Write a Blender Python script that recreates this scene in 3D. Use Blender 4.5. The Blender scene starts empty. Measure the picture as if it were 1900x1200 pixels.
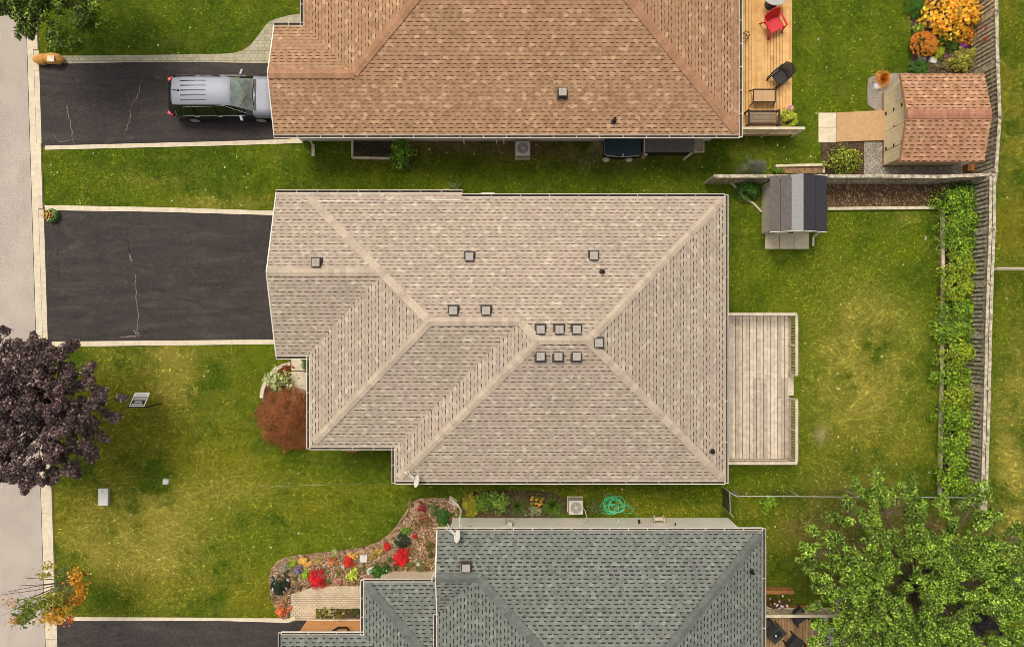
import bpy, math, random
import numpy as np
from mathutils import Vector
random.seed(7); R = np.random.default_rng(7)
S = bpy.context.scene
COL = S.collection
# ------------------------------------------------------------------ camera, sky, sun, exposure
H = 32.5; F = 1267.0
cd = bpy.data.cameras.new("camera"); cam = bpy.data.objects.new("camera", cd); COL.objects.link(cam)
cam.location = (0, 0, H); cam.rotation_euler = (0, 0, 0)
cd.sensor_width = 36.0; cd.lens = 36.0*F/1900.0; cd.clip_start = 0.5; cd.clip_end = 900
S.camera = cam
SUN_EL, SUN_AZ = math.radians(63), math.radians(-28)      # azimuth from +Y toward -X
W = bpy.data.worlds.new("World"); S.world = W; W.use_nodes = True
nt = W.node_tree; bg = nt.nodes['Background']
sky = nt.nodes.new('ShaderNodeTexSky'); sky.sky_type = 'NISHITA'; sky.sun_disc = False
sky.sun_elevation = SUN_EL; sky.sun_rotation = SUN_AZ; sky.air_density = 1.0; sky.dust_density = 4.0; sky.ozone_density = 0.6
hsv = nt.nodes.new('ShaderNodeHueSaturation'); hsv.inputs['Saturation'].default_value = 0.35
nt.links.new(sky.outputs[0], hsv.inputs['Color']); nt.links.new(hsv.outputs[0], bg.inputs[0]); bg.inputs[1].default_value = 0.15
sd = bpy.data.lights.new("sun", 'SUN'); sd.energy = 1.6; sd.angle = math.radians(22); sd.color = (1, 0.93, 0.82)
sun = bpy.data.objects.new("sun", sd); COL.objects.link(sun)
sv = Vector((math.sin(SUN_AZ)*math.cos(SUN_EL), math.cos(SUN_AZ)*math.cos(SUN_EL), math.sin(SUN_EL)))
sun.rotation_euler = sv.to_track_quat('Z', 'Y').to_euler(); sun.location = sv*60
S.view_settings.view_transform = 'Standard'; S.view_settings.look = 'None'
S.cycles.pixel_filter_type = 'BLACKMAN_HARRIS'; S.cycles.filter_width = 0.7
S.view_settings.exposure = 0.0; S.view_settings.gamma = 1

def P(px, py, z=0.0):
    k = (H-z)/F
    return Vector(((px-950)*k, (600-py)*k, z))
def lin(c):
    return tuple(((v/255.0)/12.92 if v/255.0 <= 0.04045 else ((v/255.0+0.055)/1.055)**2.4) for v in c)

# ------------------------------------------------------------------ node helpers
class NT:
    def __init__(s, name):
        s.m = bpy.data.materials.new(name); s.m.use_nodes = True; s.t = s.m.node_tree
        s.b = s.t.nodes['Principled BSDF']; s.out = s.t.nodes['Material Output']
    def n(s, typ, **kw):
        n = s.t.nodes.new(typ)
        for k, v in kw.items(): setattr(n, k, v)
        return n
    def L(s, a, b): s.t.links.new(a, b)
    def setin(s, sock, v):
        if hasattr(v, 'links') or isinstance(v, bpy.types.NodeSocket): s.L(v, sock)
        else: sock.default_value = v
    def math(s, op, a, b=0.0, c=None, clamp=False):
        n = s.n('ShaderNodeMath', operation=op); n.use_clamp = clamp
        s.setin(n.inputs[0], a); s.setin(n.inputs[1], b)
        if c is not None: s.setin(n.inputs[2], c)
        return n.outputs[0]
    def mix(s, f, a, b, typ='MIX'):
        n = s.n('ShaderNodeMix', data_type='RGBA', blend_type=typ)
        s.setin(n.inputs[0], f)
        for i, v in ((6, a), (7, b)):
            if isinstance(v, tuple): v = (*v[:3], 1)
            s.setin(n.inputs[i], v)
        return n.outputs[2]
    def coord(s, which='Object'): return s.n('ShaderNodeTexCoord').outputs[which]
    def noise(s, vec, scale, detail=3, rough=0.55, dist=0.0):
        n = s.n('ShaderNodeTexNoise'); n.inputs['Scale'].default_value = scale
        n.inputs['Detail'].default_value = detail; n.inputs['Roughness'].default_value = rough
        n.inputs['Distortion'].default_value = dist
        if vec is not None: s.L(vec, n.inputs['Vector'])
        return n.outputs['Fac']
    def rng(s, v, a, b, c=0.0, d=1.0):
        n = s.n('ShaderNodeMapRange'); s.setin(n.inputs[0], v)
        for i, x in enumerate((a, b, c, d)): n.inputs[i+1].default_value = x
        return n.outputs[0]
    def scalev(s, vec, xyz):
        n = s.n('ShaderNodeVectorMath', operation='MULTIPLY'); s.L(vec, n.inputs[0]); n.inputs[1].default_value = xyz
        return n.outputs[0]
    def attr(s, name, out='Fac'):
        n = s.n('ShaderNodeAttribute', attribute_name=name); return n.outputs[out]
    def bump(s, h, strength=0.4, dist=0.01):
        n = s.n('ShaderNodeBump'); n.inputs['Strength'].default_value = strength; n.inputs['Distance'].default_value = dist
        s.L(h, n.inputs['Height']); s.L(n.outputs[0], s.b.inputs['Normal'])
    def fin(s, col=None, rough=0.8, spec=0.3, metal=0.0):
        if col is not None: s.setin(s.b.inputs['Base Color'], (*col[:3], 1) if isinstance(col, tuple) else col)
        s.setin(s.b.inputs['Roughness'], rough); s.b.inputs['Specular IOR Level'].default_value = spec
        s.b.inputs['Metallic'].default_value = metal
        return s.m

def M(name, c1, c2=None, scale=6.0, rough=0.7, spec=0.3, metal=0.0, bump=0.0, fine=0.0, tone=True, coat=0.0):
    """mottled material between two sRGB colours, scaled by the per-face 'tone' attribute"""
    t = NT(name); a = lin(c1); b = lin(c2) if c2 else tuple(v*0.8 for v in a)
    co = t.coord()
    n = t.noise(co, scale, 4, 0.6)
    c = t.mix(t.rng(n, 0.35, 0.65), a, b)
    if fine:
        f = t.noise(co, 90, 2, 0.7); c = t.mix(1.0, c, t.n_gray(t.rng(f, 0.3, 0.7, 1-fine, 1+fine)), 'MULTIPLY')
    if tone:
        c = t.mix(1.0, c, t.n_gray(t.attr('tone')), 'MULTIPLY')
    if bump: t.bump(t.noise(co, scale*8, 3), bump, 0.01)
    if coat: t.b.inputs['Coat Weight'].default_value = coat; t.b.inputs['Coat Roughness'].default_value = 0.05
    return t.fin(c, rough, spec, metal)
def _gray(s, v):
    n = s.n('ShaderNodeCombineColor'); 
    for i in range(3): s.L(v, n.inputs[i])
    return n.outputs[0]
NT.n_gray = _gray

def shingle(name, base, light, dark, dash, pl=0.82, pd=0.2, dashw=0.58, dashh=0.2, row=0.162):
    t = NT(name); uv = t.coord('UV'); sp = t.n('ShaderNodeSeparateXYZ'); t.L(uv, sp.inputs[0])
    u, v = sp.outputs[0], sp.outputs[1]
    rv = t.math('DIVIDE', v, row); r = t.math('FLOOR', rv); fv = t.math('FRACT', rv)
    def wn(x, y):
        cb = t.n('ShaderNodeCombineXYZ'); t.setin(cb.inputs[0], x); t.setin(cb.inputs[1], y)
        w = t.n('ShaderNodeTexWhiteNoise', noise_dimensions='2D'); t.L(cb.outputs[0], w.inputs[0]); return w.outputs['Value']
    ro = t.math('MULTIPLY', wn(r, 3.7), 7.31)
    cu = t.math('DIVIDE', t.math('ADD', u, ro), 0.19); ci = t.math('FLOOR', cu)
    h = wn(ci, r)
    cdx = t.math('DIVIDE', t.math('ADD', u, t.math('MULTIPLY', ro, 1.7)), 0.315); di = t.math('FLOOR', cdx); df = t.math('FRACT', cdx)
    h2 = wn(di, t.math('ADD', r, 91.0))
    a, b, d, k = lin(base), lin(light), lin(dark), lin(dash)
    co = co0 = t.coord()
    c = t.mix(t.math('MULTIPLY', t.math('GREATER_THAN', h, pl), t.rng(wn(ci, t.math('ADD', r, 5.0)), 0, 1, .35, 1)), a, b)
    hue = t.noise(co0, 0.6, 3, 0.6); 
    c = t.mix(t.math('MULTIPLY', t.math('LESS_THAN', h, pd), 0.75), c, d)
    c = t.mix(1.0, c, t.n_gray(t.rng(h2, 0, 1, 0.9, 1.08)), 'MULTIPLY')
    c = t.mix(1.0, c, t.mix(t.rng(hue, .38, .62), (1.015, .995, 1.0), (.985, 1.0, .965)), 'MULTIPLY')
    g = t.noise(co, 38, 2, 0.8); c = t.mix(1.0, c, t.n_gray(t.rng(g, 0.3, 0.7, 0.72, 1.26)), 'MULTIPLY')
    big = t.noise(co, 0.45, 4, 0.6, 0.6); c = t.mix(1.0, c, t.n_gray(t.rng(big, 0.3, 0.7, 0.93, 1.06)), 'MULTIPLY')
    st = t.noise(co, 2.5, 4, 0.6); c = t.mix(1.0, c, t.n_gray(t.rng(st, 0.3, 0.7, 0.96, 1.04)), 'MULTIPLY')
    m = t.math('MULTIPLY', t.math('LESS_THAN', fv, dashh), t.math('LESS_THAN', t.math('ABSOLUTE', t.math('SUBTRACT', df, t.rng(wn(di, t.math('ADD', r, 17.0)), 0, 1, 0.36, 0.64))), t.rng(h2, 0, 1, dashw/2-0.13, dashw/2+0.06)))
    c = t.mix(m, c, k)
    # weaker course line everywhere
    c = t.mix(t.math('MULTIPLY', t.math('LESS_THAN', fv, 0.09), 0.35), c, k)
    t.bump(t.math('SUBTRACT', t.math('MULTIPLY', t.math('SUBTRACT', 1.0, fv), 1.0), m), 0.35, 0.012)
    c = t.mix(1.0, c, t.n_gray(t.attr('tone')), 'MULTIPLY')
    return t.fin(c, 0.92, 0.15)

def leafmat(name, rough=0.5, spec=0.35, trans=0.25):
    t = NT(name); c = t.attr('lcol', 'Color')
    t.fin(c, rough, spec)
    if trans:
        tr = t.n('ShaderNodeBsdfTranslucent'); t.L(c, tr.inputs[0]); mx = t.n('ShaderNodeMixShader'); mx.inputs[0].default_value = trans
        t.L(t.b.outputs[0], mx.inputs[1]); t.L(tr.outputs[0], mx.inputs[2]); t.L(mx.outputs[0], t.out.inputs[0])
    return t.m

# ------------------------------------------------------------------ mesh builder
class MB:
    def __init__(s): s.v = []; s.f = []; s.t = []; s.uv = None
    def face(s, pts, tone=1.0):
        i = len(s.v); s.v += [tuple(p) for p in pts]; s.f.append(list(range(i, i+len(pts)))); s.t.append(tone)
    def prism(s, poly, z0, z1, tone=1.0):
        n = len(poly); i = len(s.v)
        a = sum(poly[k][0]*poly[(k+1) % n][1]-poly[(k+1) % n][0]*poly[k][1] for k in range(n))
        if a < 0: poly = poly[::-1]
        s.v += [(p[0], p[1], z0) for p in poly]+[(p[0], p[1], z1) for p in poly]
        s.f.append([i+n+k for k in range(n)]); s.f.append([i+k for k in range(n)][::-1])
        for k in range(n): s.f.append([i+k, i+(k+1) % n, i+n+(k+1) % n, i+n+k])
        s.t += [tone]*(n+2); return s
    def box(s, x0, x1, y0, y1, z0, z1, tone=1.0):
        return s.prism([(x0, y0), (x1, y0), (x1, y1), (x0, y1)], z0, z1, tone)
    def obox(s, c, ux, uy, uz, hx, hy, hz, tone=1.0):
        c = Vector(c); ux = Vector(ux)*hx; uy = Vector(uy)*hy; uz = Vector(uz)*hz; i = len(s.v)
        for a, b, d in ((-1,-1,-1),(1,-1,-1),(1,1,-1),(-1,1,-1),(-1,-1,1),(1,-1,1),(1,1,1),(-1,1,1)):
            s.v.append(tuple(c+ux*a+uy*b+uz*d))
        for q in ((3,2,1,0),(4,5,6,7),(0,1,5,4),(1,2,6,5),(2,3,7,6),(3,0,4,7)): s.f.append([i+k for k in q])
        s.t += [tone]*6; return s
    def bar(s, a, b, w, h, tone=1.0, up=(0, 0, 1)):
        a = Vector(a); b = Vector(b); d = b-a; L = d.length
        if L < 1e-6: return s
        d /= L; up = Vector(up)
        if abs(d.dot(up)) > 0.98: up = Vector((0, 1, 0)) if abs(d.y) < 0.9 else Vector((1, 0, 0))
        sx = d.cross(up).normalized(); uz = sx.cross(d)
        return s.obox((a+b)/2, d, sx, uz, L/2, w/2, h/2, tone)
    def tube(s, pts, r, n=6, tone=1.0, closed=False):
        pts = [Vector(p) for p in pts]; m = len(pts); base = len(s.v)
        rs = r if isinstance(r, (list, tuple)) else [r]*m
        for k in range(m):
            if closed: d = pts[(k+1) % m]-pts[k-1]
            else: d = pts[min(k+1, m-1)]-pts[max(k-1, 0)]
            d = d.normalized() if d.length > 1e-9 else Vector((0, 0, 1))
            up = Vector((0, 0, 1)) if abs(d.z) < 0.9 else Vector((1, 0, 0))
            x = d.cross(up).normalized(); y = x.cross(d)
            for j in range(n):
                a = 2*math.pi*j/n; s.v.append(tuple(pts[k]+(x*math.cos(a)+y*math.sin(a))*rs[k]))
        mm = m if closed else m-1
        for k in range(mm):
            for j in range(n):
                k2 = (k+1) % m
                s.f.append([base+k*n+j, base+k2*n+j, base+k2*n+(j+1) % n, base+k*n+(j+1) % n]); s.t.append(tone)
        if not closed:
            s.f.append([base+j for j in range(n)]); s.f.append([base+(m-1)*n+j for j in range(n)][::-1]); s.t += [tone, tone]
        return s
    def lathe(s, c, prof, n=16, tone=1.0, sx=1.0, sy=1.0):
        c = Vector(c); base = len(s.v)
        for r, z in prof:
            for j in range(n):
                a = 2*math.pi*j/n; s.v.append((c.x+r*sx*math.cos(a), c.y+r*sy*math.sin(a), c.z+z))
        for k in range(len(prof)-1):
            for j in range(n):
                s.f.append([base+k*n+j, base+k*n+(j+1) % n, base+(k+1)*n+(j+1) % n, base+(k+1)*n+j]); s.t.append(tone)
        s.f.append([base+j for j in range(n)][::-1]); s.f.append([base+(len(prof)-1)*n+j for j in range(n)]); s.t += [tone, tone]
        return s
    def build(s, name, mat, parent=None, origin=None, bevel=0.0, smooth=False):
        w = wl(parent) if parent else (Vector(origin) if origin is not None else Vector((0, 0, 0)))
        me = bpy.data.meshes.new(name)
        vs = [(x-w.x, y-w.y, z-w.z) for x, y, z in s.v]
        me.from_pydata(vs, [], s.f)
        if s.uv:
            l = me.uv_layers.new(name='UVMap'); k = 0
            for pg in me.polygons:
                for li in pg.loop_indices:
                    l.data[li].uv = s.uv[pg.index](s.v[me.loops[li].vertex_index])
        at = me.attributes.new('tone', 'FLOAT', 'FACE'); at.data.foreach_set('value', [float(x) for x in s.t])
        if smooth: me.polygons.foreach_set('use_smooth', [True]*len(me.polygons))
        me.materials.append(mat); me.update()
        o = bpy.data.objects.new(name, me); COL.objects.link(o)
        if parent: o.parent = parent
        else: o.location = w
        if bevel:
            b = o.modifiers.new('bevel', 'BEVEL'); b.width = bevel; b.segments = 2; b.limit_method = 'ANGLE'
        return o
def wl(o):
    v = Vector((0, 0, 0))
    while o: v += o.location; o = o.parent
    return v
def tag(o, label=None, cat=None, group=None, kind=None):
    if label: o['label'] = label
    if cat: o['category'] = cat
    if group: o['group'] = group
    if kind: o['kind'] = kind
    return o
def thing(name, label, cat, loc, group=None):
    o = bpy.data.objects.new(name, None); COL.objects.link(o); o.location = loc; o.empty_display_size = 0.3
    return tag(o, label, cat, group)
def copy_tree(o, parent=None):
    c = o.copy(); COL.objects.link(c)
    if parent: c.parent = parent
    for ch in list(o.children): copy_tree(ch, c)
    return c
def pp(*pts, z=0.0): return [tuple(P(x, y, z))[:2] for x, y in pts]
def inpoly(X, Y, poly):
    r = np.zeros(X.shape, bool); n = len(poly)
    for i in range(n):
        x1, y1 = poly[i]; x2, y2 = poly[(i+1) % n]
        if y1 == y2: continue
        c = ((y1 > Y) != (y2 > Y)) & (X < (x2-x1)*(Y-y1)/(y2-y1)+x1)
        r ^= c
    return r
def smoothpoly(pts, it=2):
    for _ in range(it):
        q = []
        for i in range(len(pts)):
            a, b = pts[i], pts[(i+1) % len(pts)]
            q.append((a[0]*.75+b[0]*.25, a[1]*.75+b[1]*.25)); q.append((a[0]*.25+b[0]*.75, a[1]*.25+b[1]*.75))
        pts = q
    return pts

# ------------------------------------------------------------------ leaf mesh (numpy)
def unit(a): return a/np.maximum(np.linalg.norm(a, axis=1, keepdims=True), 1e-9)
def leafmesh(name, C, N, D, L, Wd, cols, mat, parent=None, origin=(0, 0, 0), fold=0.12):
    """C centres, N normals, D directions, L lengths, Wd widths, cols rgb linear"""
    w = wl(parent) if parent else Vector(origin)
    n = len(C); D = unit(D-N*np.sum(D*N, axis=1, keepdims=True)); Sd = np.cross(N, D)
    L = L[:, None]; Wd = Wd[:, None]
    v = np.empty((n, 4, 3))
    v[:, 0] = C-D*L/2; v[:, 1] = C+Sd*Wd/2+D*L*0.05+N*Wd*fold; v[:, 2] = C+D*L/2-N*L*0.08; v[:, 3] = C-Sd*Wd/2+D*L*0.05+N*Wd*fold
    v = v.reshape(-1, 3)-np.array(w)
    me = bpy.data.meshes.new(name); me.vertices.add(4*n); me.vertices.foreach_set('co', v.astype(np.float32).ravel())
    me.loops.add(4*n); me.loops.foreach_set('vertex_index', np.arange(4*n, dtype=np.int32))
    me.polygons.add(n); me.polygons.foreach_set('loop_start', np.arange(0, 4*n, 4, dtype=np.int32))
    me.update(calc_edges=True)
    a = me.attributes.new('lcol', 'FLOAT_COLOR', 'FACE')
    cc = np.ones((n, 4), np.float32); cc[:, :3] = cols; a.data.foreach_set('color', cc.ravel())
    me.materials.append(mat)
    o = bpy.data.objects.new(name, me); COL.objects.link(o)
    if parent: o.parent = parent
    else: o.location = w
    return o
def pick(pal, n, jit=0.25):
    pa = np.array([lin(c) for c in pal]); gr = pa[:, 1] > pa[:, 2]*1.6; pa[gr, 2] *= .62; c = pa[R.integers(0, len(pal), n)]
    return c*(1+R.uniform(-jit, jit, (n, 1)))

# ------------------------------------------------------------------ materials
m_white = M('white_aluminium', (230, 222, 204), (208, 200, 182), 3, 0.5, 0.3)
m_debris = M('gutter_debris', (92, 78, 60), (50, 42, 34), 14, 0.95)
m_sid_w = M('white_siding', (246, 238, 220), (238, 229, 210), 2, 0.7)
m_sid_t = M('beige_siding', (190, 178, 158), (175, 163, 145), 2, 0.8)
m_brick = M('brick_wall', (150, 112, 92), (125, 92, 74), 5, 0.9); m_peach = M('peach_brick', (232, 170, 112), (220, 156, 98), 4, .85, fine=.05)
m_soffit = M('soffit', (200, 195, 184), (190, 184, 172), 2, 0.8)
m_glass = M('window_glass', (40, 48, 52), (28, 34, 38), 2, 0.08, 0.6)
m_roof_t = shingle('tan_shingles', (181, 163, 143), (199, 184, 162), (174, 156, 137), (82, 66, 54), pl=.89, dashh=.2)
m_roof_b = shingle('brown_shingles', (175, 136, 103), (200, 161, 124), (158, 120, 90), (90, 62, 44), pl=0.87, pd=0.18, dashh=.22)
m_roof_g = shingle('grey_shingles', (122, 124, 115), (138, 141, 130), (110, 111, 103), (54, 55, 50), pl=0.84, pd=0.2, dashw=0.55, dashh=0.34)
m_roof_r = shingle('reddish_shingles', (184, 138, 104), (212, 166, 128), (164, 120, 88), (92, 60, 42), row=0.17, dashh=.28, pl=.9)
m_cap_t = M('tan_cap_shingles', (194, 175, 151), (182, 163, 141), 9, 0.92, 0.15, fine=0.12)
m_cap_b = M('brown_cap_shingles', (178, 134, 100), (164, 122, 90), 9, 0.92, 0.15, fine=0.12)
m_cap_g = M('grey_cap_shingles', (114, 115, 107), (100, 101, 94), 9, 0.92, 0.15, fine=0.12)
m_vent = M('bronze_vent_metal', (78, 70, 62), (62, 55, 48), 8, 0.6)
m_ventt = M('weathered_vent_top', (176, 166, 152), (158, 148, 134), 8, 0.6)
m_black = M('black_plastic', (38, 36, 36), (28, 27, 27), 8, 0.5)
m_concrete = M('concrete', (226, 210, 180), (208, 191, 162), 4, 0.9, 0.2, bump=0.2, fine=0.07)
m_slab = M('cream_paving_slab', (232, 215, 182), (215, 198, 165), 4, 0.9, 0.2, fine=0.06)
m_wood_w = M('weathered_wood', (218, 202, 178), (190, 172, 148), 5, 0.85, 0.2, fine=0.14)
m_wood_g = M('grey_weathered_fence_boards', (212, 198, 170), (138, 124, 104), 6, 0.9, 0.15, fine=0.18)
m_wood_o = M('fresh_cedar_boards', (226, 180, 116), (208, 158, 94), 3, 0.75, 0.25, fine=0.08)
m_wood_b = M('brown_stained_wood', (176, 122, 70), (140, 92, 50), 5, 0.8, 0.2, fine=0.12)
m_timber = M('pale_timber', (226, 212, 180), (196, 178, 146), 5, 0.85, 0.2, fine=0.1)
m_cream = M('cream_shed_boards', (240, 222, 180), (228, 208, 164), 2, 0.7)
m_ramp = M('tan_ramp_board', (200, 162, 116), (188, 150, 104), 5, 0.85, fine=0.1)
m_resin = M('beige_resin_wall', (226, 212, 190), (216, 202, 178), 3, 0.6)
m_resroof = M('charcoal_shed_roof', (112, 104, 96), (96, 89, 82), 9, 0.8, 0.2, fine=0.22)
m_rescap = M('light_grey_ridge_strip', (154, 151, 146), (142, 139, 134), 9, 0.75, fine=0.15)
m_resshade = M('shaded_shed_roof_panel', (60, 58, 60), (50, 49, 52), 9, 0.75, fine=0.22)  # shaded copy of the shed roof: east slope's shade painted as darker colour
m_ac = M('air_conditioner_casing', (214, 206, 188), (196, 188, 170), 4, 0.5)
m_acd = M('air_conditioner_grille', (160, 150, 134), (140, 132, 118), 6, 0.6)
m_teal = M('dark_teal_plastic', (44, 66, 68), (36, 56, 58), 6, 0.55, fine=0.15)
m_lgrey = M('light_grey_plastic', (190, 186, 172), (172, 168, 156), 6, 0.6)
m_dbrown = M('dark_wicker_frame', (70, 56, 46), (54, 43, 36), 8, 0.7)
m_wick = M('tan_wicker_weave', (160, 142, 112), (140, 122, 96), 8, 0.8)
m_red = M('red_plastic', (214, 40, 44), (200, 30, 36), 4, 0.35, 0.5)
m_chair = M('charcoal_sling_fabric', (66, 62, 60), (52, 49, 48), 14, 0.7, fine=0.25)
m_bark = M('grey_brown_bark', (120, 104, 86), (86, 72, 58), 9, 0.95, bump=0.5)
m_barkd = M('dark_bark', (70, 60, 54), (50, 42, 38), 9, 0.95)
m_stem = M('green_stem', (86, 92, 48), (66, 70, 36), 9, 0.8)
m_metal = M('galvanised_pipe', (196, 192, 182), (170, 166, 156), 8, 0.35, 0.5, 0.3)
m_greenh = M('green_hose_rubber', (84, 214, 152), (66, 196, 132), 5, 0.4, 0.5)
m_stone = M('pale_stone', (222, 216, 206), (196, 190, 182), 7, 0.9, bump=0.3)
m_paper = M('kraft_paper_bag', (216, 160, 84), (200, 138, 62), 8, 0.85, bump=0.6)
m_gbag = M('green_plastic_bag', (84, 134, 66), (60, 104, 48), 8, 0.4, 0.5)
m_orangewall = M('peach_concrete_step', (226, 166, 108), (210, 150, 94), 3, 0.85, fine=0.05)
m_pink = M('pink_pot', (224, 150, 190), (210, 130, 170), 4, 0.5)
m_leaf = leafmat('leaf'); m_leafd = leafmat('dark_glossy_leaf', 0.45, 0.5, 0.08); m_petal = leafmat('petal', 0.6, 0.2, 0.3)
m_grassb = leafmat('grass_blade', 0.7, 0.2, 0.3); m_chip = leafmat('chips', 0.95, 0.1, 0.0)

def asphalt_mat():
    t = NT('sealed_asphalt'); co = t.coord()
    a, b = lin((70, 62, 58)), lin((48, 43, 40))
    w = t.noise(t.scalev(co, (0.12, 0.9, 1)), 1.2, 4, 0.55, 1.6)
    c = t.mix(t.rng(w, 0.2, 0.8), a, b)
    f = t.noise(co, 20, 3, 0.9); c = t.mix(1.0, c, t.n_gray(t.rng(f, 0.38, 0.62, 0.45, 1.7)), 'MULTIPLY')
    w3 = t.noise(t.scalev(co, (0.22, 0.9, 1)), 1.3, 3, 0.6, 2.4); c = t.mix(t.rng(w3, 0.5, 0.78, 0, 0.3), c, lin((108, 98, 90)))
    t.bump(f, 0.5, 0.01)
    return t.fin(c, 0.85, 0.25)
m_asph = asphalt_mat()
def road_mat():
    t = NT('old_pale_asphalt'); co = t.coord()
    w = t.noise(co, 0.5, 4, 0.6, 0.5); c = t.mix(t.rng(w, 0.35, 0.65), lin((190, 175, 160)), lin((176, 162, 148)))
    f = t.noise(co, 20, 3, 0.9); c = t.mix(1.0, c, t.n_gray(t.rng(f, 0.38, 0.62, 0.74, 1.2)), 'MULTIPLY')
    sn = t.noise(t.scalev(co, (1, .3, 1)), 1.1, 5, 0.7, 1.0); c = t.mix(t.rng(sn, 0.52, 0.72, 0, 0.3), c, lin((140, 126, 112)))
    s = t.noise(co, 9, 1, 0.5); c = t.mix(t.rng(s, 0.74, 0.8, 0, 0.3), c, lin((110, 100, 92)))
    t.bump(f, 0.4, 0.008)
    return t.fin(c, 0.9, 0.2)
m_road = road_mat()
def paver_mat(name, c1, c2, cm, w=0.2, h=0.1):
    t = NT(name); co = t.coord(); n = t.n('ShaderNodeTexBrick'); t.L(co, n.inputs['Vector'])
    n.inputs['Color1'].default_value = (*lin(c1), 1); n.inputs['Color2'].default_value = (*lin(c2), 1); n.inputs['Mortar'].default_value = (*lin(cm), 1)
    n.inputs['Scale'].default_value = 1; n.inputs['Brick Width'].default_value = w; n.inputs['Row Height'].default_value = h; n.inputs['Mortar Size'].default_value = 0.007
    f = t.noise(co, 30, 2, 0.8); c = t.mix(1.0, n.outputs[0], t.n_gray(t.rng(f, 0.3, 0.7, 0.85, 1.12)), 'MULTIPLY')
    g = t.noise(co, 2, 3, 0.6); c = t.mix(1.0, c, t.n_gray(t.rng(g, 0.3, 0.7, 0.9, 1.08)), 'MULTIPLY')
    return t.fin(c, 0.9, 0.2)
m_pave = paver_mat('cream_pavers', (212, 192, 160), (196, 176, 146), (140, 122, 98))
m_pave2 = paver_mat('grey_green_pavers', (186, 176, 146), (168, 158, 130), (124, 114, 92), 0.22, 0.16)
def soil_mat(name, c1, c2, c3, s=30):
    t = NT(name); co = t.coord(); v = t.n('ShaderNodeTexVoronoi'); v.inputs['Scale'].default_value = s; t.L(co, v.inputs['Vector'])
    sp = t.n('ShaderNodeSeparateColor'); t.L(v.outputs['Color'], sp.inputs[0])
    c = t.mix(sp.outputs[0], lin(c1), lin(c2)); c = t.mix(t.rng(sp.outputs[1], 0.75, 0.85), c, lin(c3))
    g = t.noise(co, 1.6, 4, 0.6); c = t.mix(1.0, c, t.n_gray(t.rng(g, 0.3, 0.7, 0.75, 1.2)), 'MULTIPLY')
    t.bump(v.outputs['Distance'], 0.8, 0.03)
    return t.fin(c, 0.95, 0.1)
m_mulch = soil_mat('light_bark_mulch', (150, 118, 92), (190, 156, 128), (96, 72, 54))
m_dmulch = soil_mat('dark_mulch', (92, 76, 60), (66, 54, 42), (134, 112, 92))
m_soil = soil_mat('garden_soil', (104, 82, 60), (80, 62, 44), (150, 124, 96), 16)
m_gravel = soil_mat('grey_gravel', (176, 164, 148), (142, 132, 118), (210, 200, 184), 34)

# ------------------------------------------------------------------ lawn colour map
LUSH, MID, OLIVE, DRY, DIRT, STRAW = [np.array(lin(c)) for c in ((92, 114, 22), (122, 138, 26), (144, 142, 36), (188, 174, 76), (148, 122, 78), (208, 190, 136))]
BL = [  # px, py, rx, ry, colour, strength  (worn and dry patches of the real lawn)
 (1560,650,140,230,MID,.9),(1600,700,95,150,DRY,.5),(1590,640,50,60,DRY,.35),(1500,560,60,80,OLIVE,.35),(1625,600,40,60,DRY,.3),(1600,720,40,30,DRY,.5),
 (1523,806,11,14,STRAW,.95),(1600,850,110,50,OLIVE,.5),(1440,520,70,70,MID,.5),(1680,470,50,60,MID,.7),(1530,440,150,40,MID,.6),
 (1682,405,16,10,DRY,.6),
 (300,900,300,230,OLIVE,.75),(330,1010,110,90,DRY,.6),(180,1020,70,120,DRY,.35),(290,940,110,40,DRY,.5),(440,915,80,22,DRY,.45),(120,920,40,50,OLIVE,.6),
 (270,665,90,32,DRY,.6),(330,730,70,50,DRY,.45),(220,780,80,80,OLIVE,.6),(360,820,90,60,OLIVE,.4),(480,1000,120,80,MID,.8),(420,1100,150,40,OLIVE,.6),(540,950,90,30,OLIVE,.5),
 (600,1000,60,30,MID,.7),(130,1110,60,40,OLIVE,.5),(490,660,30,40,MID,.6),(180,720,60,60,OLIVE,.5),
 (420,378,70,16,DRY,.55),(300,335,70,14,DRY,.35),(470,330,60,40,MID,.5),(200,360,120,20,MID,.4),(500,372,40,16,OLIVE,.5),
 (1000,268,230,22,DIRT,.95),(1102,276,20,26,STRAW,.8),(845,270,80,14,DIRT,.8),(1060,285,30,14,DIRT,.5),(860,300,60,20,OLIVE,.3),(1140,300,60,14,DIRT,.35),(700,300,90,20,OLIVE,.25),
 (1500,90,26,120,MID,.6),(1620,60,30,90,MID,.5),(1560,180,80,60,MID,.3),(1600,240,70,30,MID,.4),
 (1876,60,26,90,OLIVE,.45),(1878,260,24,120,DRY,.5),(1880,430,24,60,OLIVE,.8),(1870,520,22,20,LUSH,.6),(1880,700,26,120,DRY,.45),(1880,850,26,120,DRY,.6),(1862,620,14,90,MID,.6),(1880,300,30,300,OLIVE,.55),(1880,1000,30,200,DRY,.5),
 (1440,980,60,60,OLIVE,.5),(1480,970,26,20,DIRT,.4),(1600,1000,100,100,DIRT,.6),(1750,980,90,50,DIRT,.5),(1420,950,60,14,OLIVE,.3),
 (1230,945,120,12,OLIVE,.6),(1100,915,200,14,OLIVE,.4),(700,905,200,8,OLIVE,.35),(690,870,60,30,LUSH,.5),(640,860,80,24,LUSH,.3)]
_oct = [(R.uniform(0, 6.28), R.uniform(0, 6.28), k) for k in (0.5, 0.9, 1.7, 3.1, 5.3) for _ in range(5)]
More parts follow.
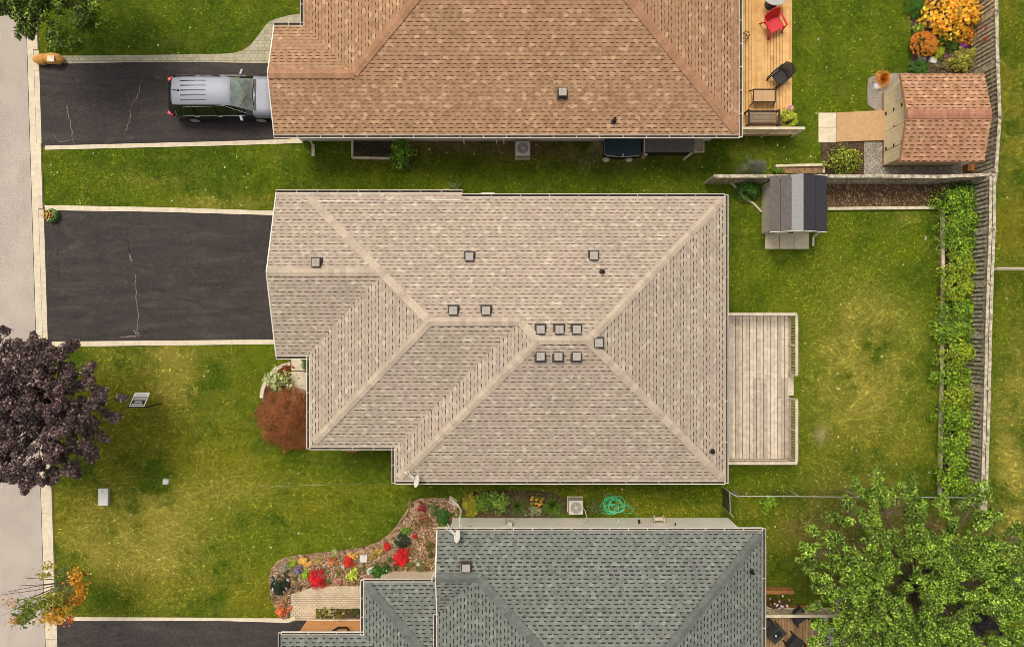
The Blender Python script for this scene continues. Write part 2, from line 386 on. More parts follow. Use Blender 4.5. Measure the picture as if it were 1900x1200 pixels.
def vnoise(X, Y):
    s = np.zeros_like(X)
    for a, ph, k in _oct: s += np.sin((X*math.cos(a)+Y*math.sin(a))*k*2+ph+1.7*np.sin((X*math.sin(a)-Y*math.cos(a))*k*1.3+a))/math.sqrt(k+0.5)
    return s/5.0
def gcol(X, Y):
    c = np.tile(LUSH, (len(X), 1)); n = vnoise(X, Y)
    c = c+(MID-LUSH)*np.clip(0.38+n*0.5, 0, 1)[:, None]
    px = X*F/H+950; py = 600-Y*F/H
    for bx, by, rx, ry, col, st in BL:
        w = np.exp(-(((px-bx)/rx)**2+((py-by)/ry)**2))*st
        w = np.clip(w*(1.08+n*1.0), 0, 1)[:, None]; c = c*(1-w)+col*w
    return c

# ------------------------------------------------------------------ ground sheet
def grid_lines(a, b, st): return list(np.arange(a, b+st/2, st))
gx = [-400, -200, -110, -70, -50, -40, -34]+grid_lines(-30, 30, 0.2)+[34, 40, 50, 70, 110, 200, 400]
gy = [-400, -200, -110, -70, -50, -36, -28, -24]+grid_lines(-20, 20, 0.2)+[24, 28, 36, 50, 70, 110, 200, 400]
GX, GY = np.meshgrid(gx, gy); nx, ny = len(gx), len(gy)
v = np.stack([GX.ravel(), GY.ravel(), np.zeros(nx*ny)], 1)
ii = np.arange(nx*ny).reshape(ny, nx)
fq = np.stack([ii[:-1, :-1].ravel(), ii[:-1, 1:].ravel(), ii[1:, 1:].ravel(), ii[1:, :-1].ravel()], 1)
me = bpy.data.meshes.new('ground'); me.from_pydata(v.tolist(), [], fq.tolist())
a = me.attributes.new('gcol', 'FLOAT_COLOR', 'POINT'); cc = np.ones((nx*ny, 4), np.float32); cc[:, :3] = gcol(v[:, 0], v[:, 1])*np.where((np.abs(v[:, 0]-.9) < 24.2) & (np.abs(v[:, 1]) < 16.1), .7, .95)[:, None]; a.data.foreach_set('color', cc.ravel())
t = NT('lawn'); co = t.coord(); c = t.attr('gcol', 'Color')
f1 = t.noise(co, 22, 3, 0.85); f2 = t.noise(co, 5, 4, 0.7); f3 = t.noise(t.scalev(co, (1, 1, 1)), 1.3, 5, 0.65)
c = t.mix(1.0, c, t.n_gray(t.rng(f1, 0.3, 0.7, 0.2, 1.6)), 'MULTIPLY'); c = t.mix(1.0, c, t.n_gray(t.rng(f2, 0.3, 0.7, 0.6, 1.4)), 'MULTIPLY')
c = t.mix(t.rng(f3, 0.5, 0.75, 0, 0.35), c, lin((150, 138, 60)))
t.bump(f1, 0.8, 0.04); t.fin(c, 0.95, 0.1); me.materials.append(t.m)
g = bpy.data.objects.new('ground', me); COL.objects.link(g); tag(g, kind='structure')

EXC = []   # footprints without grass blades (world polygons)
def slab(name, poly, z0, z1, mat, exc=True, kind='structure', parent=None, tone=1.0):
    o = MB().prism(poly, z0, z1, tone).build(name, mat, parent)
    if kind and not parent: tag(o, kind=kind)
    if exc: EXC.append(poly)
    return o
# road along the left edge
def edge(x0, x1, z=0.0):   # world line through the pixel columns x0 (at py=0) and x1 (at py=1200)
    a, b = P(x0, 0, z), P(x1, 1200, z); d = (b-a)/(a.y-b.y)
    return lambda Y: a.x+d.x*(a.y-Y)
e_road, e_gut, e_curb = edge(47, 84), edge(60, 98), edge(69.5, 107)
YN, YS = 120.0, -120.0
slab('road', [(e_road(YN)-9, YN), (e_road(YN), YN), (e_road(YS), YS), (e_road(YS)-9, YS)], -0.02, 0.004, m_road)
slab('far_pavement_verge', [(e_road(YN)-9.3, YN), (e_road(YN)-9, YN), (e_road(YS)-9, YS), (e_road(YS)-9.3, YS)], -0.02, 0.1, m_concrete)
gm = MB(); cm = MB(); ys = list(np.arange(-120, 120.1, 3.0)); drv = [(13.0, 8.55), (5.45, -0.9), (-14.15, -22)]
for i in range(len(ys)-1):
    y0, y1 = ys[i], ys[i+1]-0.012; tn = random.uniform(0.93, 1.04)
    gm.prism([(e_road(y0)+.03, y0), (e_gut(y0)-.02, y0), (e_gut(y1)-.02, y1), (e_road(y1)+.03, y1)], -0.02, 0.012, tn)
    segs = [(y0, y1, 0.1)]
    for a1, b1 in drv:
        ns = []
        for s0, s1, hh in segs:
            if hh < 0.1 or s1 <= b1 or s0 >= a1: ns.append((s0, s1, hh)); continue
            if s0 < b1: ns.append((s0, b1, .1))
            ns.append((max(s0, b1), min(s1, a1), 0.03))
            if s1 > a1: ns.append((a1, s1, .1))
        segs = ns
    for s0, s1, hh in segs:
        if s1-s0 > 0.02: cm.prism([(e_gut(s0)+.004, s0), (e_curb(s0), s0), (e_curb(s1), s1), (e_gut(s1)+.004, s1)], -0.02, hh, tn*0.98)
slab('kerb_joint', [(e_road(YN), YN), (e_curb(YN)-.03, YN), (e_curb(YS)-.03, YS), (e_road(YS), YS)], -.02, .0045, m_debris)
tag(gm.build('gutter_strip', m_concrete), kind='structure'); tag(cm.build('kerb', m_concrete), kind='structure')
EXC.append([(e_road(YN)-9.3, YN), (e_curb(YN)+.03, YN), (e_curb(YS)+.03, YS), (e_road(YS)-9.3, YS)])
# driveways
dA = pp((74,120),(120,118),(495,111),(530,111),(530,259),(78,271)); dB = pp((80,391),(300,394),(540,401),(540,629),(88,633)); dC = pp((102,1150),(400,1150.5),(540,1153),(575,1150),(575,1260),(106,1260))
oA = slab('driveway', dA, -.02, 0.02, m_asph); oB = slab('driveway', dB, -.02, 0.02, m_asph); oC = slab('driveway', dC, -.02, 0.02, m_asph)
m_crack = M('crack_filler', (140, 126, 114), (112, 100, 90), 9, 0.9); m_crackd = M('open_crack', (40, 34, 32), (34, 30, 28), 9, 0.9)
def crack(par, pts, wd, mat):
    mb = MB(); pts = [P(x, y) for x, y in pts]; q = [pts[0]]
    for a, b in zip(pts, pts[1:]):
        n = max(2, int((b-a).length/0.12))
        for k in range(1, n+1):
            p = a.lerp(b, k/n)+Vector((random.uniform(-.04, .04), random.uniform(-.04, .04), 0)); q.append(p)
    for a, b in zip(q, q[1:]):
        w_ = wd*random.uniform(.25, 1.3); d = (b-a); s_ = Vector((-d.y, d.x, 0)).normalized()*w_/2
        mb.face([(a-s_)+Vector((0,0,.0235)), (b-s_)+Vector((0,0,.0235)), (b+s_)+Vector((0,0,.0235)), (a+s_)+Vector((0,0,.0235))])
    mb.build('crack', mat, par)
crack(oA, [(125,195),(130,225),(134,245),(136,262),(142,270)], .035, m_crack); crack(oA, [(100,250),(112,262),(134,260)], .03, m_crack)
crack(oA, [(261,155),(258,175),(245,195),(240,225),(235,243)], .03, m_crack); crack(oA, [(287,140),(302,150)], .02, m_crack)
crack(oB, [(239,470),(246,490)], .05, m_crack); crack(oB, [(251,510),(252,540),(257,590),(254,620)], .035, m_crack)
crack(oB, [(235,398),(236,440),(240,470)], .03, m_crackd); crack(oB, [(109,420),(110,450),(107,480),(112,520)], .025, m_crackd)
crack(oB, [(222,626),(240,624),(262,621)], .06, m_crack); crack(oB, [(248,612),(258,620),(250,626)], .12, m_crack)
# driveway borders
def border(poly, mat=m_concrete, h=0.035, name='concrete_edging'): return slab(name, poly, -.02, h, mat)
border(pp((84,271),(400,263),(530,259),(562,256),(562,266),(400,271),(84,278.5)))
border(pp((83,381),(300,385),(540,392.5),(540,400.5),(300,393.5),(86,390.5)), h=.05)
border(pp((92.5,633.5),(540,629.5),(540,638),(93,643)), h=.05)
border(pp((100,1143),(538,1146),(548,1142),(548,1149),(535,1154),(400,1150),(105,1150)), h=.05)
pA = smoothpoly(pp((75,104),(200,104),(400,101),(440,99),(462,88),(480,66),(497,42),(512,36),(540,28),(575,26),(600,26),(600,70),(520,120),(495,118),(300,115),(75,120)), 1)
border(pA, m_pave2, .03, 'paver_walkway')
MB()
# paved strips
wk = slab('front_path', pp((539,1086),(720,1086),(720,1128),(586,1128),(586,1150),(539,1150)), -.02, .03, m_pave)
slab('front_path_slabs', pp((541,640),(600,640),(600,744),(541,744)), -.02, .03, m_concrete)
EXC.append(pp((541,640),(600,640),(600,830),(541,830)))
jm = MB()
for yy in (688, 715): a = P(541, yy); jm.box(a.x, a.x+1.4, a.y-.012, a.y+.012, .03, .0345)
tag(jm.build('slab_joints', m_crackd), kind='structure')
# beds
def bed(name, poly, mat, z=0.03, chips=None, dens=260, size=0.05):
    slab(name, poly, -.02, z, mat)
    if chips:
        xs = [p[0] for p in poly]; ysx = [p[1] for p in poly]; A = (max(xs)-min(xs))*(max(ysx)-min(ysx)); n = int(A*dens)
        X = R.uniform(min(xs), max(xs), n); Y = R.uniform(min(ysx), max(ysx), n); k = inpoly(X, Y, poly); X, Y = X[k], Y[k]; n = len(X)
        N = unit(np.stack([R.normal(0, .35, n), R.normal(0, .35, n), np.ones(n)], 1)); D = R.normal(0, 1, (n, 3))
        o = leafmesh(name+'_chips', np.stack([X, Y, np.full(n, z+.012)+R.uniform(0, .02, n)], 1), N, D, R.uniform(.5, 1.5, n)*size*1.3, R.uniform(.4, 1, n)*size, pick(chips, n, .3), m_chip)
        tag(o, 'loose chips lying on the '+name.replace('_', ' '), 'mulch', kind='stuff')
bed1 = smoothpoly(pp((768,926),(800,922),(846,925),(850,958),(830,985),(812,1000),(812,1086),(722,1086),(540,1086),(539,1147),(520,1147),(503,1110),(498,1060),(520,1035),(560,1028),(620,1022),(690,1012),(730,985),(748,955)), 1)
bed('front_flower_bed', bed1, m_mulch, .03, [(176,142,114),(206,176,144),(148,112,86),(222,198,170),(104,80,60),(184,148,120),(84,64,50),(130,104,80)], 420, .07)
bed('path_planting_bed', pp((588,1129),(690,1129),(690,1146),(588,1146)), m_dmulch, .034, [(130,100,76),(100,80,60)], 300, .05)
bed('wall_flower_bed', smoothpoly(pp((858,962),(852,925),(870,911),(960,908),(1050,915),(1058,962)), 1), m_dmulch, .03, [(120,94,60),(90,72,50)], 160, .05)
bed('back_garden_bed', pp((1690,-60),(1832,-60),(1832,140),(1690,140)), m_dmulch, .03, [(150,130,110),(96,80,64),(70,56,46),(176,156,132)], 300, .05)
gravelcols = [(190,180,164),(160,150,136),(216,206,190),(132,122,110),(204,186,160)]
bed('gravel_surround', smoothpoly(pp((1609,150),(1616,141),(1670,136),(1700,136),(1700,210),(1609,210)), 1), m_gravel, .03, gravelcols, 500, .045)
bed('gravel_strip', pp((1603,262),(1850,262),(1850,337),(1603,337)), m_gravel, .03, gravelcols, 500, .045)
bed('side_mulch_bed', pp((1524,265),(1602,265),(1602,337),(1524,337)), m_dmulch, .034, [(120,96,74),(90,72,54)], 260, .05)
bed('vegetable_bed', pp((1530,335),(1745,335),(1745,386),(1530,386)), m_soil, .05, [(120,96,72),(160,134,104),(86,66,48)], 110, .05)
bed('hedge_bed', pp((1742,335),(1828,335),(1828,925),(1742,925)), m_soil, .044, None)
bed('curved_bed', smoothpoly(pp((541,676),(512,686),(494,706),(487,735),(490,790),(541,790)), 1), m_dmulch, .03, [(176,96,70),(140,80,60)], 300, .05)
bed('planter_soil', pp((656,262),(726,262),(726,292),(656,292)), m_dmulch, .05, [(90,76,62),(70,60,50)], 300, .05)
bed('compost_frame_soil', pp((1437,312),(1524,312),(1524,322),(1437,322)), m_mulch, .06, [(196,150,90),(160,120,70)], 400, .04)
bed('house_bed_edge', smoothpoly(pp((622,815),(622,826),(640,839),(665,839),(680,826),(680,815)), 1), m_mulch, .03, [(200,140,60),(170,120,50)], 300, .05)
# stepping slabs
def slabs(name, label, cat, rects, mat, group=None, h=0.05):
    for (x0, y0, x1, y1), lb in zip(rects, label):
        a, b = P(x0, y0), P(x1, y1)
        o = MB().box(a.x, b.x, b.y, a.y, -.01, h, random.uniform(.95, 1.04)).build(name, mat, None, (((a.x+b.x)/2), (a.y+b.y)/2, 0), bevel=.008)
        tag(o, lb, cat, group); EXC.append([(a.x-.02, a.y+.02), (b.x+.02, a.y+.02), (b.x+.02, b.y-.02), (a.x-.02, b.y-.02)])
slabs('paving_slab', ['cream slab at the foot of the grey shed, nearest the house', 'middle cream slab at the foot of the grey shed', 'cream slab at the foot of the grey shed, nearest the downspout'], 'paving slab',
      [(1419.5, 434, 1445.3, 462), (1446, 434, 1472.6, 462), (1473.3, 434, 1500, 462)], m_slab, 'slabs in front of the grey shed')
slabs('paving_slab', ['cream slab at the end of the shed ramp, farther from the grey shed', 'cream slab at the end of the shed ramp, closer to the grey shed'], 'paving slab',
      [(1518, 210, 1551, 236.5), (1518, 237.5, 1551, 265)], m_slab, 'slabs at the end of the shed ramp')
# curved paver edging of the front bed
arc = [P(x, y) for x, y in ((540,674),(525,678),(512,685),(501,696),(493,709),(488,723),(486,738))]
am = MB()
for a_, b_ in zip(arc, arc[1:]):
    for k in range(3):
        c0 = a_.lerp(b_, k/3+.02); c1 = a_.lerp(b_, (k+1)/3-.02); am.bar(c0+Vector((0,0,.05)), c1+Vector((0,0,.05)), .17, .1, random.uniform(.88, 1.08))
tag(am.build('garden_edging', m_concrete, None, arc[3]), 'curved row of cream edging stones around the variegated shrub', 'garden edging')
for a_ in arc: EXC.append([(a_.x-.2, a_.y-.15), (a_.x+.2, a_.y-.15), (a_.x+.2, a_.y+.15), (a_.x-.2, a_.y+.15)])
def timber(label, pts, w=.12, h=.16, z=0, mat=None, name='timber_edging', parent=None):
    mb = MB()
    for a_, b_ in zip(pts, pts[1:]):
        A, B = P(*a_), P(*b_); n = max(1, round((B-A).length/2.4))
        for k in range(n):
            q0 = A.lerp(B, k/n+.001); q1 = A.lerp(B, (k+1)/n-.001); mb.bar(q0+Vector((0,0,h/2+z)), q1+Vector((0,0,h/2+z)), w, h, random.uniform(.9, 1.06))
            d = (q1-q0).normalized(); s_ = Vector((-d.y, d.x, 0))*(w/2+.02)
            EXC.append([tuple((q0+s_))[:2], tuple((q1+s_))[:2], tuple((q1-s_))[:2], tuple((q0-s_))[:2]])
    return tag(mb.build(name, mat or m_timber, None, P(*pts[0])), label, 'garden edging')
timber('long pale timber along the lawn side of the bare soil bed', [(1534,388),(1736,386)], .14)
timber('long pale timber running beside the raspberry hedge', [(1746,390),(1747,500),(1745,700),(1742,918)], .13)
timber('pale timber frame around the dark planter bed by the brown roofed house', [(655,262),(655,294),(724,295)], .1)
timber('angled pale timbers around the leafy bush by the grey shed', [(1355,339),(1383,371),(1396,378),(1411,394)], .09)
timber('pale timber frame on the lawn behind the grey shed', [(1437,309),(1526,307),(1526,322)], .12)

# ------------------------------------------------------------------ houses
class Plane:
    """roof plane rising from an eave line point p in horizontal direction d"""
    def __init__(s, p, d, z0, k=1/3): s.p = Vector((p[0], p[1])); s.d = Vector(d); s.z0 = z0; s.k = k
    def z(s, x, y): return s.z0+s.k*((x-s.p.x)*s.d.x+(y-s.p.y)*s.d.y)
    def uv(s, v): 
        q = (v[0]-s.p.x)*s.d.x+(v[1]-s.p.y)*s.d.y; u = -(v[0]-s.p.x)*s.d.y+(v[1]-s.p.y)*s.d.x
        return (u+40, q*math.sqrt(1+s.k*s.k)+60)
def roof(parent, planes, mat, name='roof'):
    mb = MB(); mb.uv = []
    for pl, poly in planes:
        a = sum(poly[k][0]*poly[(k+1) % len(poly)][1]-poly[(k+1) % len(poly)][0]*poly[k][1] for k in range(len(poly)))
        if a < 0: poly = poly[::-1]
        mb.face([(x, y, pl.z(x, y)) for x, y in poly]); mb.uv.append(pl.uv)
        mb.face([(x, y, pl.z(x, y)-.16) for x, y in poly[::-1]]); mb.uv.append(lambda v: (0.05, 0.12))
        n = len(poly)
        for k in range(n):
            (x0, y0), (x1, y1) = poly[k], poly[(k+1) % n]
            mb.face([(x0, y0, pl.z(x0, y0)-.16), (x1, y1, pl.z(x1, y1)-.16), (x1, y1, pl.z(x1, y1)-.001), (x0, y0, pl.z(x0, y0)-.001)]); mb.uv.append(lambda v: (0.05, 0.12))
    return mb.build(name, mat, parent)
def cap(parent, a, b, pa, pb, mat, w=.17, seg=.24):
    mb = MB(); a = Vector(a[:2]); b = Vector(b[:2]); L = (b-a).length; d = (b-a)/L; s_ = Vector((-d.y, d.x)); n = max(1, int(L/seg))
    f = lambda q: min(pa.z(q.x, q.y), pb.z(q.x, q.y))
    for k in range(n):
        q0 = a+d*(L*k/n); q1 = a+d*(L*(k+1)/n); tn = random.uniform(.86, 1.1)
        zz = .045
        for sg in (1, -1):
            e0, e1 = q0+s_*w*sg, q1+s_*w*sg
            pts = [(q0.x, q0.y, f(q0)+zz), (q1.x, q1.y, f(q1)+zz-.012), (e1.x, e1.y, f(e1)+zz-.014), (e0.x, e0.y, f(e0)+zz)]
            mb.face(pts if sg < 0 else pts[::-1], tn)
            low = [(e0.x, e0.y, f(e0)), (e1.x, e1.y, f(e1)), (e1.x, e1.y, f(e1)+zz-.014), (e0.x, e0.y, f(e0)+zz)]
            mb.face(low if sg > 0 else low[::-1], tn*.8)
    return mb.build('ridge_cap', mat, parent)
def gutter(parent, pts, z, side, step=.95, shaded_debris=.6):
    """open eave gutter; side=+1 when the outside lies left of the walking direction"""
    mb = MB(); dm = MB()
    for a, b in zip(pts, pts[1:]):
        a = Vector((a[0], a[1], z)); b = Vector((b[0], b[1], z)); d = (b-a).normalized(); o = Vector((-d.y, d.x, 0))*side
        mb.bar(a+o*.135+Vector((0,0,-.04)), b+o*.135+Vector((0,0,-.04)), .022, .12); mb.bar(a+o*.018+Vector((0,0,-.06)), b+o*.018+Vector((0,0,-.06)), .02, .1)
        dm.bar(a+o*.075+Vector((0,0,-.09)), b+o*.075+Vector((0,0,-.09)), .09, .02)  # dark bottom: leaf debris, plus the channel's deep shade put into its colour
        n = int((b-a).length/step)
        for k in range(1, n+1):
            q = a+(b-a)*(k/(n+1)); mb.bar(q+o*.02+Vector((0,0,.01)), q+o*.14+Vector((0,0,.01)), .03, .012)
        for q in (a, b): mb.bar(q+o*.01+Vector((0,0,-.05)), q+o*.15+Vector((0,0,-.05)), .02, .1)
    g_ = mb.build('gutter', m_white, parent); dm.build('shaded_debris', m_debris, g_); return g_
def fascia(parent, pts, w=.05):
    mb = MB()
    for a, b in zip(pts, pts[1:]): mb.bar(Vector(a)+Vector((0,0,-.07)), Vector(b)+Vector((0,0,-.07)), w, .16)
    return mb.build('rake_fascia', m_white, parent)
def roofvent(parent, px, py, zf, deg=0, c=None):
    z = 4.2
    for _ in range(8): q = P(px, py, z+.15); z = zf(q.x, q.y)
    q = P(px, py, z+.15); s_ = .19; m = MB()
    m.box(q.x-s_-.05, q.x+s_+.05, q.y-s_-.05, q.y+s_+.05, z-.02, z+.035)
    m.box(q.x-s_+.04, q.x+s_-.04, q.y-s_+.04, q.y+s_-.04, z+.03, z+.12); m.box(q.x-s_, q.x+s_, q.y-s_, q.y+s_, z+.1, z+.19)
    o = m.build('roof_vent', m_vent, parent, bevel=.01)
    return MB().box(q.x-s_+.03, q.x+s_-.03, q.y-s_+.03, q.y+s_-.03, z+.19, z+.2).box(q.x-.004, q.x+.004, q.y-s_+.04, q.y+s_-.04, z+.2, z+.203, .6)
def addvents(parent, lst, zf):
    for px, py in lst:
        m = roofvent(parent, px, py, zf)
        # the pale top sheet is part of the same roof level: keep it as a sibling cap of the vent
        m.build('vent_lid', m_ventt, parent)
def pipe(parent, px, py, zf, h=.3):
    z = 4
    for _ in range(8): q = P(px, py, z+h/2); z = zf(q.x, q.y)
    q = P(px, py, z+h/2); m = MB().lathe((q.x, q.y, z-.05), [(.05, 0), (.05, h+.05), (.036, h+.05), (.036, h-.1)], 12)
    m.lathe((q.x, q.y, z-.06), [(.13, 0), (.12, .08), (.05, .1)], 14)
    m.build('vent_pipe', m_black, parent)
def walls(parent, poly, z1, mat, name='wall', z0=0):
    EXC.append(poly); return MB().prism(poly, z0, z1).build(name, mat, parent)
def window_on(wall, x0, x1, y, z0, z1, nrm):
    m = MB(); d = .03*nrm
    for a, b, c, e in ((x0-.06, x1+.06, z1, z1+.07), (x0-.06, x1+.06, z0-.07, z0)): m.box(a, b, min(y, y+d), max(y, y+d), c, e)
    for a in (x0-.06, x1): m.box(a, a+.06, min(y, y+d), max(y, y+d), z0, z1)
    f_ = m.build('window', m_white, wall); MB().box(x0, x1, min(y, y+d*.5), max(y, y+d*.5), z0, z1).build('pane', m_glass, f_)

# --- tan house
hx = thing('bungalow', 'bungalow in the middle with a tan shingle hip roof and many small roof vents', 'house', (0, 0, 0))
N_, Sm, E_, Ss, W1, W2, GW = 5.47, -6.82, 9.23, -5.33, -8.76, -5.07, -10.25
pN = Plane((0, N_), (0, -1), 2.9); pS = Plane((0, Sm), (0, 1), 2.9); pE = Plane((E_, 0), (-1, 0), 2.9); pW2 = Plane((W2, 0), (1, 0), 2.9)
pS2 = Plane((0, Ss), (0, 1), 2.9); pW1 = Plane((W1, 0), (1, 0), 2.9)
ymid = (N_+Sm)/2; hs = (N_-Sm)/2; R1 = (E_-hs, ymid); R0 = (W2+hs, ymid)
y2 = (N_+Ss)/2; hs2 = (N_-Ss)/2; Q0 = (W1+hs2, y2); V0 = (W2+hs2, y2)
gy_ = 2.12; pGS = Plane((0, -1.40), (0, 1), pN.z(0, gy_)-(gy_+1.40)/3)
gx_ = W1+(N_-gy_); NG = 5.65
zf_t = lambda x, y: (min(pN.z(x, y), pS.z(x, y), pE.z(x, y)) if x > 1 else min(pN.z(x, y), max(pS2.z(x, y), min(pS.z(x, y), pW2.z(x, y)))) if x > -8 else pN.z(x, y))
rt = roof(hx, [
    (pN, [(GW, NG), (-2.17, NG), (-2.17, N_), (E_, N_), R1, R0, V0, Q0, (gx_, gy_), (GW, gy_)]),
    (pE, [(E_, N_), (E_, Sm), R1]), (pS, [(E_, Sm), R1, R0, (W2, Sm)]), (pW2, [(W2, Sm), R0, V0, (W2, Ss)]),
    (pS2, [(W2, Ss), V0, Q0, (W1, Ss)]), (pW1, [(W1, Ss), Q0, (gx_, gy_), (W1, -1.23)]),
    (pGS, [(GW, gy_), (gx_, gy_), (W1, -1.23), (W1, -1.40), (GW, -1.40)])], m_roof_t)
for a, b, x, y in ((R0, R1, pN, pS), ((E_-.15, N_-.15), R1, pN, pE), ((E_-.15, Sm+.15), R1, pS, pE), ((W2+.15, Sm+.15), R0, pS, pW2), (V0, R0, pN, pW2), (Q0, V0, pN, pS2), ((W1+.2, Ss+.2), Q0, pS2, pW1), ((W1+.0, N_-.05), Q0, pN, pW1 if False else Plane((0, N_), (0, -1), 2.9)), ((GW+.05, gy_), (gx_, gy_), pN, pGS)):
    cap(rt, a, b, x, y, m_cap_t)
addvents(rt, [(586,487),(871,476),(1102,474),(841,576),(902,576),(1003,611),(1038,611),(1070,611),(1111,636),(1003,661),(1036,661),(1070,661)], zf_t)
pipe(rt, 1118, 504, zf_t); pipe(rt, 1323, 838, lambda x, y: pE.z(x, y))
MB().bar(P(563,373,2.97), P(855,371,2.97), .025, .02, 1.1).build('cable', m_white, rt)
gutter(hx, [(GW, NG), (-2.17, NG)], pN.z(0, NG), 1); gutter(hx, [(-2.17, N_), (E_, N_)], 2.9, 1, 1.3); gutter(hx, [(E_, N_+.1), (E_, Sm-.1)], 2.9, 1, 1.9)
gutter(hx, [(E_, Sm), (W2, Sm)], 2.9, 1, 1.5); gutter(hx, [(W2, Sm-.1), (W2, Ss)], 2.9, 1); gutter(hx, [(W2, Ss), (W1, Ss)], 2.9, 1); gutter(hx, [(W1, Ss-.1), (W1, -1.4)], 2.9, 1, 1.0); gutter(hx, [(W1, -1.4), (GW, -1.4)], pGS.z(0, -1.4), 1, 2.5)
fascia(hx, [(GW, -1.4, pGS.z(0, -1.4)), (GW, gy_, pN.z(0, gy_)), (GW, NG, pN.z(0, NG))], .05)
o_ = .42
wt = walls(hx, [(GW+.3, NG-o_), (-2.5, NG-o_), (-2.5, N_-o_), (E_-o_, N_-o_), (E_-o_, Sm+o_), (W2+o_, Sm+o_), (W2+o_, Ss+o_), (W1+o_, Ss+o_), (W1+o_, -1.4+o_), (GW+.3, -1.4+o_)], 2.82, m_brick)
MB().prism([(GW+.02, NG-.02), (-2.2, NG-.02), (-2.2, N_-.02), (E_-.02, N_-.02), (E_-.02, Sm+.02), (W2+.02, Sm+.02), (W2+.02, Ss+.02), (W1+.02, Ss+.02), (W1+.02, -1.36), (GW+.02, -1.36)], 2.68, 2.72).build('soffit', m_soffit, hx)
window_on(wt, -7.6, -6.1, Ss+o_, 1.0, 2.2, -1); window_on(wt, -2, -.5, Sm+o_, 1.0, 2.2, -1); window_on(wt, 4, 5.5, Sm+o_, 1.0, 2.2, -1); window_on(wt, 2, 3.4, N_-o_, 1.0, 2.2, 1)
gd = MB()
for k in range(4): gd.box(GW+.26, GW+.3, -.5, 4.5, .05+k*.55, .05+k*.55+.53)
gd.build('garage_door', m_white, hx)
# --- brown house
hb = thing('bungalow', 'bungalow at the top of the photo with an orange brown shingle roof', 'house', (0, 14, 0))
bS, bE, bW, bGW, bN = 8.18, 9.86, -9.04, -10.32, 21.2
qS = Plane((0, bS), (0, 1), 2.9); qE = Plane((bE, 0), (-1, 0), 2.9); qW = Plane((bW, 0), (1, 0), 2.9); qN = Plane((0, bN), (0, -1), 2.9)
bh = (bN-bS)/2; bm = (bN+bS)/2; gN = bS+4.72; gm_ = bS+2.36; qGN = Plane((0, gN), (0, -1), 2.9)
B1 = (bE-bh, bm); B0 = (bW+bh, bm); Bg = (bW+2.36, gm_)
rb = roof(hb, [(qS, [(bGW, bS), (bE, bS), B1, B0, Bg, (bGW, gm_)]), (qE, [(bE, bS), (bE, bN), B1]), (qN, [(bE, bN), (bW, bN), B0, B1]), (qW, [(bW, bN), B0, Bg, (bW, gN)]), (qGN, [(bGW, gm_), Bg, (bW, gN), (bGW, gN)])], m_roof_b)
for a, b, x, y in ((B0, B1, qS, qN), ((bE-.15, bS+.15), B1, qS, qE), ((bE-.15, bN-.15), B1, qN, qE), ((bW+.15, bN-.15), B0, qN, qW), (Bg, B0, qS, qW), ((bGW+.04, gm_), Bg, qS, qGN)): cap(rb, a, b, x, y, m_cap_b, .2)
zf_b = lambda x, y: qS.z(x, y)
addvents(rb, [(1044, 171)], zf_b); pipe(rb, 1140, 222, zf_b, .4)
gutter(hb, [(bE, bS), (bGW, bS)], 2.9, 1, 1.05); gutter(hb, [(bE, bN), (bE, bS-.1)], 2.9, 1, 1.05); gutter(hb, [(bW, gN), (bW, bN)], 2.9, 1); gutter(hb, [(bGW, gN), (bW, gN)], 2.9, 1)
fascia(hb, [(bGW, bS, 2.9), (bGW, gm_, qS.z(0, gm_)), (bGW, gN, 2.9)])
wb = walls(hb, [(bGW+.3, bS+.5), (bE-.45, bS+.5), (bE-.45, bN-.4), (bW+.4, bN-.4), (bW+.4, gN-.4), (bGW+.3, gN-.4)], 2.82, m_sid_w)
MB().prism([(bGW+.02, bS+.02), (bE-.02, bS+.02), (bE-.02, bN-.02), (bW+.02, bN-.02), (bW+.02, gN-.02), (bGW+.02, gN-.02)], 2.68, 2.72).build('soffit', m_soffit, hb)
window_on(wb, -3, -1.4, bS+.5, 1.0, 2.2, -1); window_on(wb, 3.2, 4.6, bS+.5, 1.0, 2.2, -1)
MB().box(bGW+.26, bGW+.3, bS+.9, gN-.9, .05, 2.3).build('garage_door', m_white, hb)
m = MB(); m.tube([P(564,252,2.8), P(571,258,2.5), P(577,263,2.2), P(579,266,.4), P(582,275,.12)], .045, 8); m.build('downspout', m_white, hb)
for x_ in (862, 922, 935):
    a = P(x_, 268); MB().tube([(a.x, bS+.5, .5), (a.x, bS+.32, .5), (a.x, bS+.3, .3)], .035, 8).build('wall_pipe', m_white, hb)
a = P(582, 280); o = MB().box(a.x-.08, a.x+.08, a.y-.28, a.y+.28, 0, .08).build('splash_block', m_wood_w, None, (a.x, a.y, 0), bevel=.01); tag(o, 'pale splash block under the downspout of the brown roofed house', 'splash block')
